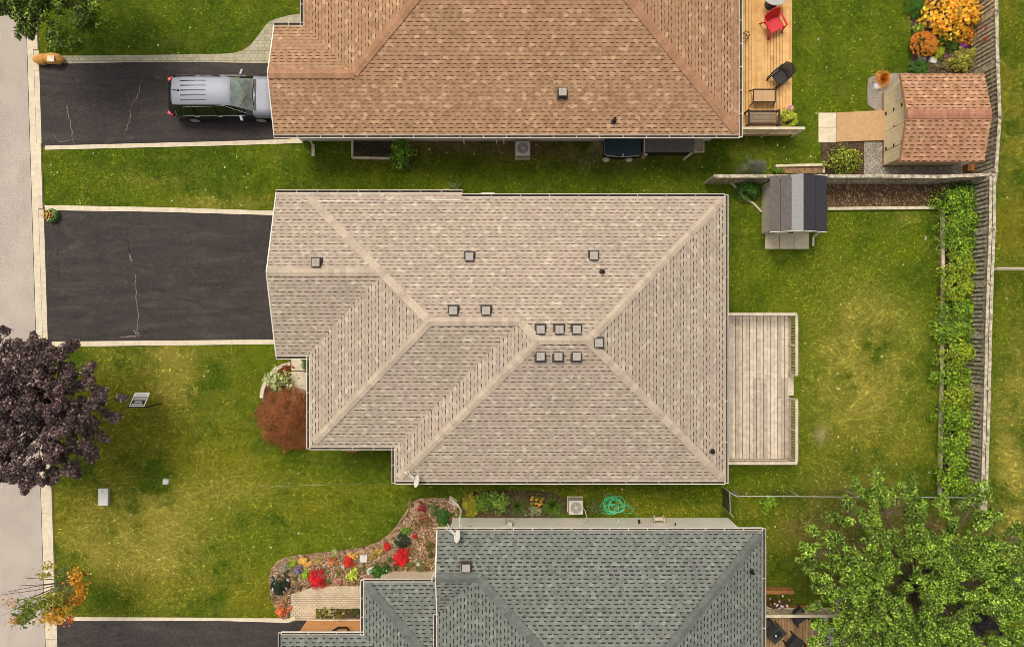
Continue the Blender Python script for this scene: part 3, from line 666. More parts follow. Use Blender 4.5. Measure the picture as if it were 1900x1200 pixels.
# --- grey house
hg = thing('bungalow', 'bungalow at the bottom of the photo with a grey shingle roof and white side wall', 'house', (4, -15, 0))
gN_, gE_, gW_, gS_ = -8.84, 10.68, -3.2, -21.4; ez = 3.4
rN = Plane((0, gN_), (0, -1), ez); rE = Plane((gE_, 0), (-1, 0), ez); rW = Plane((gW_, 0), (1, 0), ez); rS = Plane((0, gS_), (0, 1), ez)
gh = (gN_-gS_)/2; gmid = (gN_+gS_)/2; s1 = 1.78; G1 = (gE_-gh, gmid); G0 = (gW_+gh, gmid); Gg = (gW_+s1, gN_-s1); rG = Plane((0, gN_-2*s1), (0, 1), ez)
if G0[0] > G1[0]:
    mx_ = (G0[0]+G1[0])/2; G0 = G1 = (mx_, gmid)
rgf = roof(hg, [(rN, [(gW_, gN_), (gE_, gN_), G1, G0, Gg, (gW_, gN_-s1)]), (rE, [(gE_, gN_), (gE_, gS_), G1]), (rS, [(gE_, gS_), (gW_, gS_), G0, G1]), (rW, [(gW_, gS_), G0, Gg, (gW_, gN_-2*s1)]), (rG, [(gW_, gN_-s1), Gg, (gW_, gN_-2*s1)])], m_roof_g)
for a, b, x, y in ((Gg, G0, rN, rW), ((gW_+.03, gN_-s1), Gg, rN, rG), ((gE_-.15, gN_-.15), G1, rN, rE), ((gE_-.15, gS_+.15), G1, rS, rE)): cap(rgf, a, b, x, y, m_cap_g, .2)
addvents(rgf, [(865, 1053)], lambda x, y: rN.z(x, y)); pipe(rgf, 1396, 1062, lambda x, y: rE.z(x, y))
gutter(hg, [(gW_, gN_), (gE_, gN_)], ez, 1, .85); gutter(hg, [(gE_, gN_+.1), (gE_, gS_)], ez, 1, 2.5); gutter(hg, [(gW_, gS_), (gW_, gN_-2*s1)], ez, 1, 2.5)
fascia(hg, [(gW_, gN_, ez), (gW_, gN_-s1, rN.z(0, gN_-s1)), (gW_, gN_-2*s1, ez)])
wg = walls(hg, [(gW_+.4, gN_-.4), (gE_-.4, gN_-.4), (gE_-.4, gS_+.4), (gW_+.4, gS_+.4)], 3.3, m_sid_w)
MB().prism([(gW_+.02, gN_-.02), (gE_-.02, gN_-.02), (gE_-.02, gS_+.02), (gW_+.02, gS_+.02)], 3.17, 3.22).build('soffit', m_soffit, hg)
# front wing
fz = 2.5; fW = P(675, 1080, fz).x; fN = P(675, 1080, fz).y; tN = Plane((0, fN), (0, -1), fz, .25); tW = Plane((fW, 0), (1, 0), fz, .25)
cN = P(522, 1178, fz).y; cW = P(522, 1178, fz).x; uN = Plane((0, cN), (0, -1), fz, .25)
xr = gW_+.3; dd = xr-fW
yB = cN-dd
rfw = roof(hg, [(tN, [(fW, fN), (xr, fN), (xr, fN-dd)]), (tW, [(fW, fN), (xr, fN-dd), (xr, yB), (fW, cN)]), (uN, [(cW, cN), (fW, cN), (xr, yB), (xr, -20), (cW, -20)])], m_roof_g, 'front_roof')
cap(rfw, (fW+.12, fN-.12), (xr-.05, fN-dd+.05), tN, tW, m_cap_g, .2)
gutter(hg, [(fW, fN), (gW_-.02, fN)], fz, 1, 1.6); gutter(hg, [(fW, cN), (fW, fN+.1)], fz, 1, 1.2); gutter(hg, [(cW, cN), (fW, cN)], fz, 1, 1.4); gutter(hg, [(cW, -20), (cW, cN+.1)], fz, 1, 2)
walls(hg, [(fW+.4, fN-.4), (xr, fN-.4), (xr, cN), (fW+.4, cN)], 2.35, m_slab, 'front_wall'); walls(hg, [(cW+.4, cN-.4), (xr, cN-.4), (xr, -19.8), (cW+.4, -19.8)], 2.35, m_peach, 'garage_wall')
wp = bpy.data.objects['garage_wall']
m = MB(); a = P(633, 1165, 1.3); m.tube([(a.x+.36*math.cos(k/14*math.pi), cN-.38+.06, 1.35+.3*math.sin(k/14*math.pi)) for k in range(15)], .035, 6); m.tube([(a.x-.36, cN-.32, 1.35), (a.x-.2, cN-.3, 1.05), (a.x+.2, cN-.3, 1.05), (a.x+.36, cN-.32, 1.35)], .05, 6); m.build('wall_basket', m_black, hg)
MB().box(cW+.5, fW+.35, cN-.38, cN-.33, 0, .18).build('foundation', m_concrete, hg)
for px_ in (762, 776, 790):
    q = P(px_, 1068, 1.4); MB().bar((q.x, fN-.33, 1.2), (q.x+.08, fN-.3, 1.6), .04, .04).bar((q.x+.08, fN-.3, 1.4), (q.x+.16, fN-.3, 1.65), .03, .03).build('wall_ornament', m_black, hg)
MB().box(gW_-.12, gW_+.02, fN-.38, fN-.34, 0, 2.3).build('brick_corner', m_peach, hg)
# wall fittings of the grey house
yw = gN_-.4
def px2w(px): return (px-950)*H/F
m = MB(); x_ = P(851, 940, 1).x
m.tube([P(864,985,3.3), P(853,975,2.9), P(853,962,2.5), P(856,948,1.2), P(849,936,.6), P(836,925,.1)], .055, 8); m.build('downspout', m_white, hg)
m = MB().tube([(gW_-.05, -10.6, 3.2), (gW_-.25, -11.0, 2.8), (gW_-.3, -11.25, 2.6)], .05, 8); m.build('downspout', m_white, hg)
a = P(835, 921); b = P(848, 929); o = MB().bar(a+Vector((0,0,.06)), b+Vector((0,0,.06)), .12, .05).bar(a+Vector((-.06,-.2,.06)), b+Vector((-.06,-.2,.06)), .1, .05).build('splash_block', m_wood_w, None, a); tag(o, 'weathered splash board at the corner downspout of the grey house', 'splash block')
def wallbox(px, z, w, d, h, mat, nm):
    k = (H-z)/F; x = (px-950)*k; return MB().box(x-w/2, x+w/2, yw, yw+d, z-h/2, z+h/2).build(nm, mat, hg, bevel=.01)
wallbox(946, 1.3, .22, .22, .3, m_lgrey, 'electric_meter'); MB().tube([(px2w(942)*.96, yw+.02, 1.2), (px2w(938)*.96, yw+.05, 1.2), (px2w(938)*.96, yw+.06, .3)], .02, 6).build('conduit', m_lgrey, hg)
wallbox(872, 1.8, .14, .12, .25, m_lgrey, 'meter_box'); wallbox(1186, .9, .08, .15, .2, m_black, 'wall_tap'); wallbox(1147, .6, .05, .12, .12, m_white, 'wall_outlet'); wallbox(1253, 1.2, .05, .1, .08, m_black, 'wall_outlet')
# hose reel
xr_ = P(1222, 962, .9).x; m = MB()
for dx in (-.22, .22): m.tube([(xr_+dx-.015, yw+.2, .9), (xr_+dx+.015, yw+.2, .9)], .2, 18)
m.tube([(xr_-.22, yw+.2, .9), (xr_+.22, yw+.2, .9)], .09, 12); 
for dx in (-.27, .27): m.bar((xr_+dx, yw, .9), (xr_+dx, yw+.22, .9), .03, .05)
m.build('hose_reel', m_wood_w, hg)
# satellite dishes
def dish(parent, px, py, z):
    q = P(px, py, z)
    mt = MB().tube([q+Vector((-.35, .35, -.25)), q+Vector((-.2, .2, 0)), q+Vector((-.02, .05, .1))], .022, 8).tube([q+Vector((-.05, 0, .05)), q+Vector((-.38, .3, .12))], .016, 6)
    mt.box(q.x-.42, q.x-.33, q.y+.28, q.y+.36, q.z+.06, q.z+.18)
    nrm = Vector((-.75, .25, .35)).normalized(); x = nrm.cross(Vector((0, 0, 1))).normalized(); y = x.cross(nrm)
    d = MB(); n = 24; rings = [(0, -.05), (.15, -.035), (.26, 0), (.27, .0), (.26, -.012), (.15, -.05), (.01, -.065)]
    base = len(d.v)
    for r_, hz in rings:
        for j in range(n):
            an = 2*math.pi*j/n; d.v.append(tuple(q+Vector((.08, -.05, .1))+x*(r_*math.cos(an))+y*(r_*1.15*math.sin(an))+nrm*hz))
    for k in range(len(rings)-1):
        for j in range(n): d.f.append([base+k*n+j, base+k*n+(j+1) % n, base+(k+1)*n+(j+1) % n, base+(k+1)*n+j]); d.t.append(1.05)
    o = mt.build('satellite_dish', m_white, parent); d.build('reflector', m_white, o, smooth=True)
dish(hx, 770, 889, 3.3); dish(hg, 845, 991, 3.8)

# ------------------------------------------------------------------ decks
def decking(x0, x1, y0, y1, z, pitch, gap, joints, tf):
    mb = MB(); n = int(round((x1-x0)/pitch))
    for k in range(n):
        a = x0+(x1-x0)*k/n; b = x0+(x1-x0)*(k+1)/n-gap; ys_ = [y0]+sorted(joints(k))+[y1]
        for u, w in zip(ys_, ys_[1:]): mb.box(a, b, u+.003, w-.003, z-.035, z, tf(k, u))
    return mb
dk = thing('timber_deck', 'weathered grey board deck with railings behind the tan roofed house', 'deck', (10.9, -3, 0))
dx0, dx1, dy0, dy1, dz = 8.85, 13.0, -6.38, .42, .5
EXC.append([(8.8, dy0-.05), (13.1, dy0-.05), (13.1, dy1+.05), (8.8, dy1+.05)])
rr = random.Random(5)
def tfw(k, u):
    return rr.choice([.74, .84, .9, .96, 1.0, 1.04, 1.08, 1.12])
decking(dx0, dx1-.05, dy0+.05, dy1-.05, dz, .165, .02, lambda k: [rr.choice([-2.2, -2.6, -3.5])], tfw).build('decking', m_wood_w, dk)
m = MB(); m.box(dx0+.02, dx1-.02, dy0+.02, dy0+.06, .05, dz-.04).box(dx1-.06, dx1-.02, dy0+.07, dy1-.07, .05, dz-.04).box(dx0+.02, dx1-.02, dy1-.06, dy1-.02, .05, dz-.04)
m.build('skirt', m_wood_w, dk)
def railing(parent, a, b, z0, z1, mat, cap_w=.14, pitch=.125, posts=2, low=True):
    a = Vector((*a, 0)); b = Vector((*b, 0)); L = (b-a).length; d = (b-a)/L; rl = MB(); rl.bar(a+Vector((0,0,z1)), b+Vector((0,0,z1)), cap_w, .04)
    if low: rl.bar(a+Vector((0,0,z0+.08)), b+Vector((0,0,z0+.08)), .05, .07)
    rl.bar(a+Vector((0,0,z1-.06)), b+Vector((0,0,z1-.06)), .04, .08)
    n = int(L/pitch)
    for k in range(1, n): p = a+d*(L*k/n); rl.bar(p+Vector((0,0,z0+.05)), p+Vector((0,0,z1-.03)), .038, .038, random.uniform(.85, 1.05))
    rl.build('railing', mat, parent)
    for k in range(posts): p = a+d*(L*k/max(1, posts-1)); MB().bar(p, p+Vector((0,0,z1-.021)), .09, .09).build('post', mat, parent)
railing(dk, (dx0, dy1), (dx1, dy1), dz, 1.32, m_wood_w, .13); railing(dk, (dx1, dy1-.07), (dx1, -2.35), dz, 1.32, m_wood_w, .13, posts=3)
railing(dk, (dx1, -3.5), (dx1, dy0+.07), dz, 1.32, m_wood_w, .13, posts=3); railing(dk, (dx1, dy0), (dx0, dy0), dz, 1.32, m_wood_w, .13, posts=3)
MB().box(dx1-.03, dx1+.28, -3.4, -2.45, .0, .3).build('step', m_timber, dk)
db = thing('timber_deck', 'fresh orange cedar deck with patio chairs behind the brown roofed house', 'deck', (11.9, 12, 0))
bx0, bx1, by0, by1, bz = 9.5, 13.13, 8.87, 18.2, .5
decking(bx0, bx1, by0, by1, bz, .145, .014, lambda k: [rr.uniform(11, 13), rr.uniform(14.5, 16)], lambda k, u: rr.uniform(.84, 1.1)).build('decking', m_wood_o, db)
m = MB().box(bx0, bx1-.02, by0+.02, by0+.06, .05, bz-.04).box(bx1-.05, bx1-.02, by0+.07, by1, .05, bz-.04); m.build('skirt', m_wood_o, db)
railing(db, (10.4, by0), (13.3, by0), bz, 1.45, m_timber, .12, .12, 3); EXC.append([(bx0, by0), (bx1+.03, by0), (bx1+.03, by1), (bx0, by1)])

# ------------------------------------------------------------------ furniture
def xf(mb, c, rot, s=1.0):
    """rotate the builder's local shape about z and move it to c"""
    ca, sa = math.cos(rot), math.sin(rot); c = Vector(c)
    mb.v = [(c.x+(x*ca-y*sa)*s, c.y+(x*sa+y*ca)*s, c.z+z*s) for x, y, z in mb.v]; return mb
def armchair(name, label, loc, rot, mat, lmat, group=None, w=.62, dp=.6, solid=True):
    t = thing(name, label, 'chair', loc, group)
    s_ = MB().obox((0, 0, .38), (1, 0, 0), Vector((0, 1, .1)).normalized(), Vector((0, -.1, 1)).normalized(), w/2-.05, dp/2-.02, .03); xf(s_, loc, rot).build('seat', mat, t, bevel=.015)
    b_ = MB(); n = 7
    for k in range(n):
        u = (k/(n-1)-.5)*2; zt = .95-.1*u*u; yb = -dp/2+.06*u*u
        b_.bar((u*(w/2-.08), yb+.02, .36), (u*(w/2-.04), yb-.22, zt), (w-.1)/n*1.06, .03, 1.0, up=(0, 1, .3))
    xf(b_, loc, rot).build('backrest', mat, t)
    for sg in (-1, 1):
        a_ = MB().bar((sg*w/2, dp/2+.02, .6), (sg*w/2, -dp/2-.06, .62), .09, .03); a_.bar((sg*w/2, dp/2, .0), (sg*w/2, dp/2-.02, .59), .05, .05)
        xf(a_, loc, rot).build('armrest', lmat, t, bevel=.01)
        xf(MB().bar((sg*(w/2-.02), -dp/2-.12, 0), (sg*(w/2-.03), -dp/2+.02, .4), .05, .05), loc, rot).build('leg', lmat, t)
        xf(MB().bar((sg*(w/2-.06), dp/2+.08, 0), (sg*(w/2-.06), dp/2-.04, .38), .05, .05), loc, rot).build('leg', lmat, t)
    return t
c_ = P(1437, 46, .9); armchair('garden_chair', 'bright red plastic garden chair on the cedar deck', (c_.x, c_.y, .5), math.radians(180+28), m_red, m_red, w=.8, dp=.66)
c_ = P(1447, 142, .9); armchair('garden_chair', 'black sling garden chair near the outer edge of the cedar deck', (c_.x, c_.y, .5), math.radians(130), m_chair, m_black, w=.66, dp=.6)
# rectangular side table
c_ = P(1418, 178, .9); loc = (c_.x, c_.y, .5); tt = thing('patio_table', 'small brown rectangular patio table on the cedar deck', 'table', loc)
MB().box(loc[0]-.48, loc[0]+.48, loc[1]-.27, loc[1]+.27, .9, .915, 1.0).build('table_top', m_ramp, tt)
m = MB(); 
for a, b in (((-.5,-.29),(.5,-.29)),((.5,-.29),(.5,.29)),((.5,.29),(-.5,.29)),((-.5,.29),(-.5,-.29))): m.bar((loc[0]+a[0], loc[1]+a[1], .915), (loc[0]+b[0], loc[1]+b[1], .915), .05, .04)
m.build('frame', m_dbrown, tt)
for sx in (-1, 1):
    for sy in (-1, 1): MB().bar((loc[0]+sx*.48, loc[1]+sy*.27, .9), (loc[0]+sx*.55, loc[1]+sy*.36, .5), .04, .04).build('leg', m_dbrown, tt)
# love seat
c_ = P(1415, 219, .9); loc = (c_.x, c_.y, .5); tt = thing('garden_bench', 'dark framed two seat wicker bench by the deck railing', 'bench', loc)
m = MB(); X0, Y0 = loc[0], loc[1]
for k in range(12): m.box(X0-.62+k*.105, X0-.62+k*.105+.08, Y0-.2, Y0+.28, .86, .875, random.uniform(.85, 1.1))
for k in range(5): m.box(X0-.63, X0+.63, Y0-.19+k*.1, Y0-.19+k*.1+.05, .876, .885, random.uniform(.7, 1.0))
m.build('seat', m_wick, tt)
m = MB().bar((X0-.68, Y0-.28, .9), (X0+.68, Y0-.28, .9), .06, .06).bar((X0-.68, Y0+.32, .86), (X0+.68, Y0+.32, .86), .06, .06)
m.build('frame', m_dbrown, tt)
m = MB()
for k in range(12): m.bar((X0-.6+k*.108, Y0-.26, .9), (X0-.6+k*.108, Y0-.42, 1.35), .05, .02)
m.bar((X0-.66, Y0-.42, 1.36), (X0+.66, Y0-.42, 1.36), .05, .05); m.build('backrest', m_dbrown, tt)
for sg in (-1, 1):
    MB().bar((X0+sg*.7, Y0-.38, 1.1), (X0+sg*.7, Y0+.36, 1.08), .1, .04).build('armrest', m_dbrown, tt, bevel=.01)
    for yy in (-.34, .32): MB().bar((X0+sg*.7, Y0+yy, .5), (X0+sg*.7, Y0+yy, 1.08), .06, .06).build('leg', m_dbrown, tt)
# oval table at the top
c_ = P(1440, -4, 1.2); loc = (c_.x, c_.y, .5); tt = thing('patio_table', 'white oval patio table cut off by the top edge of the photo', 'table', loc)
MB().lathe((loc[0], loc[1], 1.18), [(.4, 0), (.43, .015), (.42, .035), (.1, .04)], 28, 1, 1.2, .85).build('table_top', m_lgrey, tt)
MB().lathe((loc[0], loc[1], .5), [(.28, 0), (.06, .06), (.05, .68)], 16).build('leg', m_dbrown, tt)
# wire plant stand against house
c_ = P(1380, 66, .8); m = MB()
for r_, z in ((.2, .52), (.17, .8), (.12, 1.0)): m.tube([(c_.x+.1+r_*math.cos(i/12*6.283), c_.y+r_*math.sin(i/12*6.283), z) for i in range(12)], .01, 5, 1, True)
for i in range(6): m.tube([(c_.x+.1+.2*math.cos(i), c_.y+.2*math.sin(i), .52), (c_.x+.1+.12*math.cos(i), c_.y+.12*math.sin(i), 1.0)], .008, 5)
tag(m.build('plant_stand', m_dbrown, None, (c_.x+.1, c_.y, .5)), 'thin round wire plant stand against the house wall on the cedar deck', 'plant stand')

# ------------------------------------------------------------------ sheds
sb = thing('garden_shed', 'cream shed with a reddish brown shingle roof and a tan ramp', 'shed', (19.2, 9.2, 0))
N0, S0, W0, E0 = 11.15, 7.22, 17.36, 21.1; ry = (N0+S0)/2; a1 = Plane((0, N0), (0, -1), 2.0, .26); a2 = Plane((0, S0), (0, 1), 2.0, .26)
rs = roof(sb, [(a1, [(W0, N0), (E0, N0), (E0, ry), (W0, ry)]), (a2, [(W0, S0), (E0, S0), (E0, ry), (W0, ry)])], m_roof_r)
cap(rs, (W0+.02, ry), (E0-.02, ry), a1, a2, M('reddish_cap', (180, 128, 100), (168, 116, 90), 9, .92, .15, fine=.12), .2)
wx, wy0, wy1 = 17.62, 7.5, 10.95; EXC.append([(17.55, 7.4), (21, 7.4), (21, 11), (17.55, 11)])
MB().prism([(wx+.03, wy0), (20.9, wy0), (20.9, wy1), (wx+.03, wy1)], .12, 1.9).build('wall', m_cream, sb)
m = MB(); nb = 15
for k in range(nb):
    y0 = wy0+(wy1-wy0)*k/nb; y1 = wy0+(wy1-wy0)*(k+1)/nb-.008; zt = min(a1.z(0, (y0+y1)/2), a2.z(0, (y0+y1)/2))-.2; m.box(wx, wx+.028, y0, y1, .13, zt, random.uniform(.95, 1.04))
m.build('front_boards', m_cream, sb)
MB().box(wx-.01, 20.95, wy0-.02, wy1+.02, 0, .12).build('base_frame', m_wood_b, sb)
f_ = MB()
for y0, y1 in ((8.15, 9.02), (9.04, 9.9)): 
    dd_ = MB(); 
    for k in range(5): yy = y0+(y1-y0)*k/5; dd_.box(wx-.035, wx-.002, yy, yy+(y1-y0)/5-.006, .2, 1.9, random.uniform(.97, 1.05))
    dr = dd_.build('door', m_cream, sb)
    hy = y0+.05 if y0 < 9 else y1-.05; hm = MB()
    for z in (.4, 1.05, 1.7): hm.box(wx-.05, wx-.036, hy-.07, hy+.07, z-.05, z+.05)
    hm.build('hinge', m_black, dr)
MB().box(wx-.05, wx-.037, 9.06, 9.1, 1.0, 1.12).build('handle', m_black, sb)
m = MB().box(wx-.03, wx-.004, 10.15, 10.5, 1.2, 1.62); w_ = m.build('window', m_white, sb); MB().box(wx-.036, wx-.031, 10.19, 10.46, 1.25, 1.57).build('pane', m_white, w_)
MB().lathe((wx-.08, 9.3, 1.95), [(.03, 0), (.08, .03), (.1, .1), (.06, .18), (.01, .2)], 14).build('lamp', m_white, sb, smooth=True)
ra = [P(1551, 210), P(1640, 207), P(1640, 262), P(1551, 264)]
o = MB(); o.face([(ra[0].x, ra[0].y, .06), (ra[3].x, ra[3].y, .06), (wx-.02, ra[2].y, .2), (wx-.02, ra[1].y, .2)])
o.face([(ra[3].x, ra[3].y, 0), (wx-.02, ra[2].y, 0), (wx-.02, ra[2].y, .2), (ra[3].x, ra[3].y, .06)]); o.face([(ra[0].x, ra[0].y, 0), (ra[0].x, ra[0].y, .06), (wx-.02, ra[1].y, .2), (wx-.02, ra[1].y, 0)])
tag(o.build('ramp', m_ramp, None, (ra[0].x, ra[0].y, 0)), 'tan plywood ramp leading up to the cream shed doors', 'ramp'); EXC.append([tuple(p)[:2] for p in ra])
a = P(1785, 305); b = P(1806, 321); MB().box(a.x, b.x, b.y, 7.48, .04, .45).box(a.x+.1, a.x+.18, b.y, 7.48, .45, .47, 1.3).build('wood_stack', m_wood_b, None, (a.x, b.y, 0))
tag(bpy.data.objects['wood_stack'], 'orange brown stacked boards beside the cream shed by the fence corner', 'wood stack')
# grey resin shed
sg = thing('garden_shed', 'small beige shed with a charcoal gable roof and pale ridge strip', 'shed', (12.9, 5.4, 0))
X0, X1, xc, Y0, Y1 = 11.63, 14.17, 12.9, 4.12, 6.63; zE, zR = 1.75, 2.3
def strip(mb, xa, za, xb, zb, y0, y1, tn=1):
    mb.face([(xa, y0, za), (xb, y0, zb), (xb, y1, zb), (xa, y1, za)], tn)
k_ = (zR-zE)/(xc-X0)
def rp(xa, xb, lift, mat, nm, nseg=1):
    mb = MB()
    zz = lambda x: zR-abs(x-xc)*k_+lift
    for i in range(nseg):
        u0 = xa+(xb-xa)*i/nseg; u1 = xa+(xb-xa)*(i+1)/nseg-(.012 if nseg > 1 else 0)
        mb.obox(((u0+u1)/2, (Y0+Y1)/2, (zz(u0)+zz(u1))/2-.03), Vector((u1-u0, 0, zz(u1)-zz(u0))).normalized(), (0, 1, 0), Vector((-(zz(u1)-zz(u0)), 0, u1-u0)).normalized(), math.hypot(u1-u0, zz(u1)-zz(u0))/2, (Y1-Y0)/2, .03, random.uniform(.97, 1.03))
    return mb.build(nm, mat, sg)
rp(X0, xc-.45, 0, m_resroof, 'roof_panel', 2); rp(xc-.45, xc, .012, m_rescap, 'ridge_strip'); rp(xc+.002, X1, 0, m_resshade, 'roof_panel', 2)
wx0, wx1 = 11.88, 13.95; EXC.append([(wx0-.05, 4.1), (wx1+.05, 4.1), (wx1+.05, 6.6), (wx0-.05, 6.6)])
m = MB()
for i in range(4): m.box(wx0, wx0+.03, 4.27+i*.57, 4.27+(i+1)*.57-.015, 0, 1.7)
m.box(wx0+.031, wx1, 4.25, 6.5, 0, 1.72); m.build('wall', m_resin, sg)
gbl = MB(); zz = lambda x: zR-abs(x-xc)*k_-.07
gbl.face([(wx0+.03, 4.24, 1.6), (wx1, 4.24, 1.6), (wx1, 4.24, zz(wx1)), (xc, 4.24, zz(xc)), (wx0+.03, 4.24, zz(wx0))]); gbl.face([(wx0+.03, 6.51, 1.6), (wx0+.03, 6.51, zz(wx0)), (xc, 6.51, zz(xc)), (wx1, 6.51, zz(wx1)), (wx1, 6.51, 1.6)])
gbl.build('gable', m_resin, sg)
for i in (0, 1):
    d_ = MB().box(12.25+i*.66, 12.25+i*.66+.64, 4.2, 4.239, .1, 1.65).build('door', m_resin, sg, bevel=.01); MB().box(12.83+i*.12, 12.86+i*.12, 4.17, 4.199, .8, 1.0).build('handle', m_black, d_)
fa = MB().bar((X0, Y0-.01, zE-.04), (xc, Y0-.01, zR-.04), .03, .08).bar((xc, Y0-.01, zR-.04), (X1, Y0-.01, zE-.04), .03, .08); fa.build('gable_trim', m_white, sg)
a = P(1508, 440); MB().bar((a.x, 4.3, .9), (a.x, 4.1, .06), .08, .06).bar((a.x, 4.1, .05), (a.x, P(0, 457).y, .04), .09, .06).build('downspout', m_white, sg)

# ------------------------------------------------------------------ fences
def fence(name, label, pts, z1, inner, mat, double=True, group=None, pitch=.19, back=True, fw=.125):
    """pts: post positions (world xy); inner: +1 when the board side faces left of the walking direction"""
    t = thing(name, label, 'fence', (*pts[0], 0), group)
    for i, p in enumerate(pts):
        c = MB().box(p[0]-.05, p[0]+.05, p[1]-.05, p[1]+.05, 0, z1+.04); c.lathe((p[0], p[1], z1+.04), [(.1, 0), (.1, .025), (.05, .06), (.01, .08)], 4); c.build('post', mat, t)
    for a, b in zip(pts, pts[1:]):
        a = Vector((*a, 0)); b = Vector((*b, 0)); d = (b-a).normalized(); o = Vector((-d.y, d.x, 0))*inner; L = (b-a).length
        pn = MB(); n = int(L/pitch)
        for k in range(n):
            s0 = (k+.5)/n*L
            q = a+d*s0+o*.045; ang = random.uniform(-.012, .012); pn.bar(q+Vector((0,0,.05)), q+d*ang+Vector((0,0,z1-.06+random.uniform(-.01, .01))), fw, .02, random.uniform(.8, 1.1), up=tuple(o))
            q = a+d*(s0+pitch/2)-o*.045
            if back and s0+pitch/2 < L-.06: pn.bar(q+Vector((0,0,.05)), q+Vector((0,0,z1-.06)), fw-.02, .02, random.uniform(.45, .6), up=tuple(o))  # back boards toned darker, painting the shade in the gaps between boards
        pn.build('boards', mat, t)
        for z in (.4, z1-.35): MB().bar(a+Vector((0,0,z)), b+Vector((0,0,z)), .04, .09).build('rail', mat, t)
        rl = MB()
        if double:
            rl.bar(a-o*.085+Vector((0,0,z1)), b-o*.085+Vector((0,0,z1)), .13, .035, random.uniform(.98, 1.1)); rl.bar(a+o*.085+Vector((0,0,z1)), b+o*.085+Vector((0,0,z1)), .13, .035, random.uniform(.95, 1.08))
        else: rl.bar(a+Vector((0,0,z1)), b+Vector((0,0,z1)), .15, .035, random.uniform(.98, 1.1))
        rl.build('top_cap', mat, t)
        s_ = o*.12; EXC.append([tuple(a+s_)[:2], tuple(b+s_)[:2], tuple(b-s_)[:2], tuple(a-s_)[:2]])
    return t
zt = 1.85
e1 = [tuple(P(x, y, zt))[:2] for x, y in ((1848,-270),(1848,-175),(1847,-80),(1849,20),(1851,115),(1855,217),(1848,318))]
e2 = [tuple(P(x, y, zt))[:2] for x, y in ((1842,326),(1841,425),(1837,525),(1834,622),(1832,722),(1829,824),(1826,924),(1825,945))]
fence('wooden_fence', 'weathered board fence behind the flower garden and cream shed at the right', e1, zt, -1, m_wood_g, False)
fence('wooden_fence', 'weathered board fence with a double top rail behind the raspberry hedge', e2, zt, -1, m_wood_g, True)
e3 = [tuple(P(x, y, 1.55))[:2] for x, y in ((1326,327),(1426,327),(1533,327),(1636,327),(1741,328),(1838,324))]
fence('wooden_fence', 'weathered board fence running past both sheds between the two back yards', e3, 1.55, -1, m_wood_g, False, pitch=.2, fw=.105)
# red stars on the fence
for px, py, lb in ((1834, 52, 'smaller red metal star hung on the fence boards, nearer the top edge'), (1838, 72, 'larger red metal star hung on the fence boards beside the purple flowers')):
    c_ = P(px, py, 1.2); x_ = e1[4][0]-.075; mb = MB(); pts = []
    sz = .13 if py < 60 else .17
    for k in range(10): r_ = sz if k % 2 == 0 else sz*.45; an = math.pi/2+k*math.pi/5; pts.append((0, r_*math.cos(an), r_*math.sin(an)))
    for k in range(10):
        p0, p1 = pts[k], pts[(k+1) % 10]; mb.face([(x_-.05, c_.y, 1.2), (x_-.01, c_.y+p1[1], 1.2+p1[2]), (x_-.01, c_.y+p0[1], 1.2+p0[2])])
        mb.face([(x_, c_.y+p0[1], 1.2+p0[2]), (x_, c_.y+p1[1], 1.2+p1[2]), (x_-.01, c_.y+p1[1], 1.2+p1[2]), (x_-.01, c_.y+p0[1], 1.2+p0[2])])
    tag(mb.build('star_ornament', M('red_star_metal', (206, 74, 46), (190, 60, 36), 6, .6), None, (x_, c_.y, 1.2)), lb, 'ornament')
# chain-link fences
def chainlink(label, a, b, z1, posts, wire=.0012, pitch=.11, rail_r=.022, mat=m_metal):
    a = Vector((*a, 0)); b = Vector((*b, 0)); d = (b-a).normalized(); L = (b-a).length; t = thing('chain_link_fence', label, 'fence', a)
    MB().tube([a+Vector((0,0,z1)), b+Vector((0,0,z1))], rail_r, 8).build('top_rail', mat, t)
    for k in range(posts): p = a+d*(L*k/(posts-1)); MB().tube([p, p+Vector((0,0,z1+.03))], .03, 8).build('post', mat, t)
    w_ = MB(); n = int((L+z1)/pitch)
    for k in range(n):
        for sg in (1, -1):
            s0 = k*pitch-(z1 if sg > 0 else 0); s1 = s0+z1*sg if sg > 0 else s0-z1
            q0, q1 = s0, s0+sg*z1; z0, ze = 0.02, z1
            lo, hi = 0.0, L
            t0, t1 = 0.0, 1.0
            dq = q1-q0
            for bound, sgn in ((lo, 1), (hi, -1)):
                f0 = (q0-bound)*sgn; f1 = (q1-bound)*sgn
                if f0 < 0 and f1 < 0: t0 = 2
                elif f0 < 0: t0 = max(t0, f0/(f0-f1))
                elif f1 < 0: t1 = min(t1, f0/(f0-f1))
            if t0 >= t1: continue
            w_.tube([a+d*(q0+dq*t0)+Vector((0,0,z0+(ze-z0)*t0)), a+d*(q0+dq*t1)+Vector((0,0,z0+(ze-z0)*t1))], wire, 3)
    w_.build('wire_mesh', m_black if mat is m_metal else mat, t); return t
za = 1.15
p0, p1 = P(1372, 920, za), P(1816, 923, za)
chainlink('low chain link fence between the lawn and the leafy tree', tuple(p0)[:2], tuple(p1)[:2], za, 5)
gt = thing('garden_gate', 'narrow metal framed gate beside the white wall of the grey roofed house', 'gate', P(1355, 936))
a, b = P(1354, 913, za), P(1355, 952, za); a2_, b2_ = P(1365, 922, za), P(1367, 962, za)
m = MB().tube([a, b], .022, 8).tube([b, P(1362, 960, za)], .022, 8).tube([Vector((a.x, a.y, 0)), a], .03, 8).tube([a, P(1370, 922, za)], .03, 8).tube([Vector((b.x, b.y, 0)), b], .03, 8); m.build('frame', m_metal, gt)
m = MB(); 
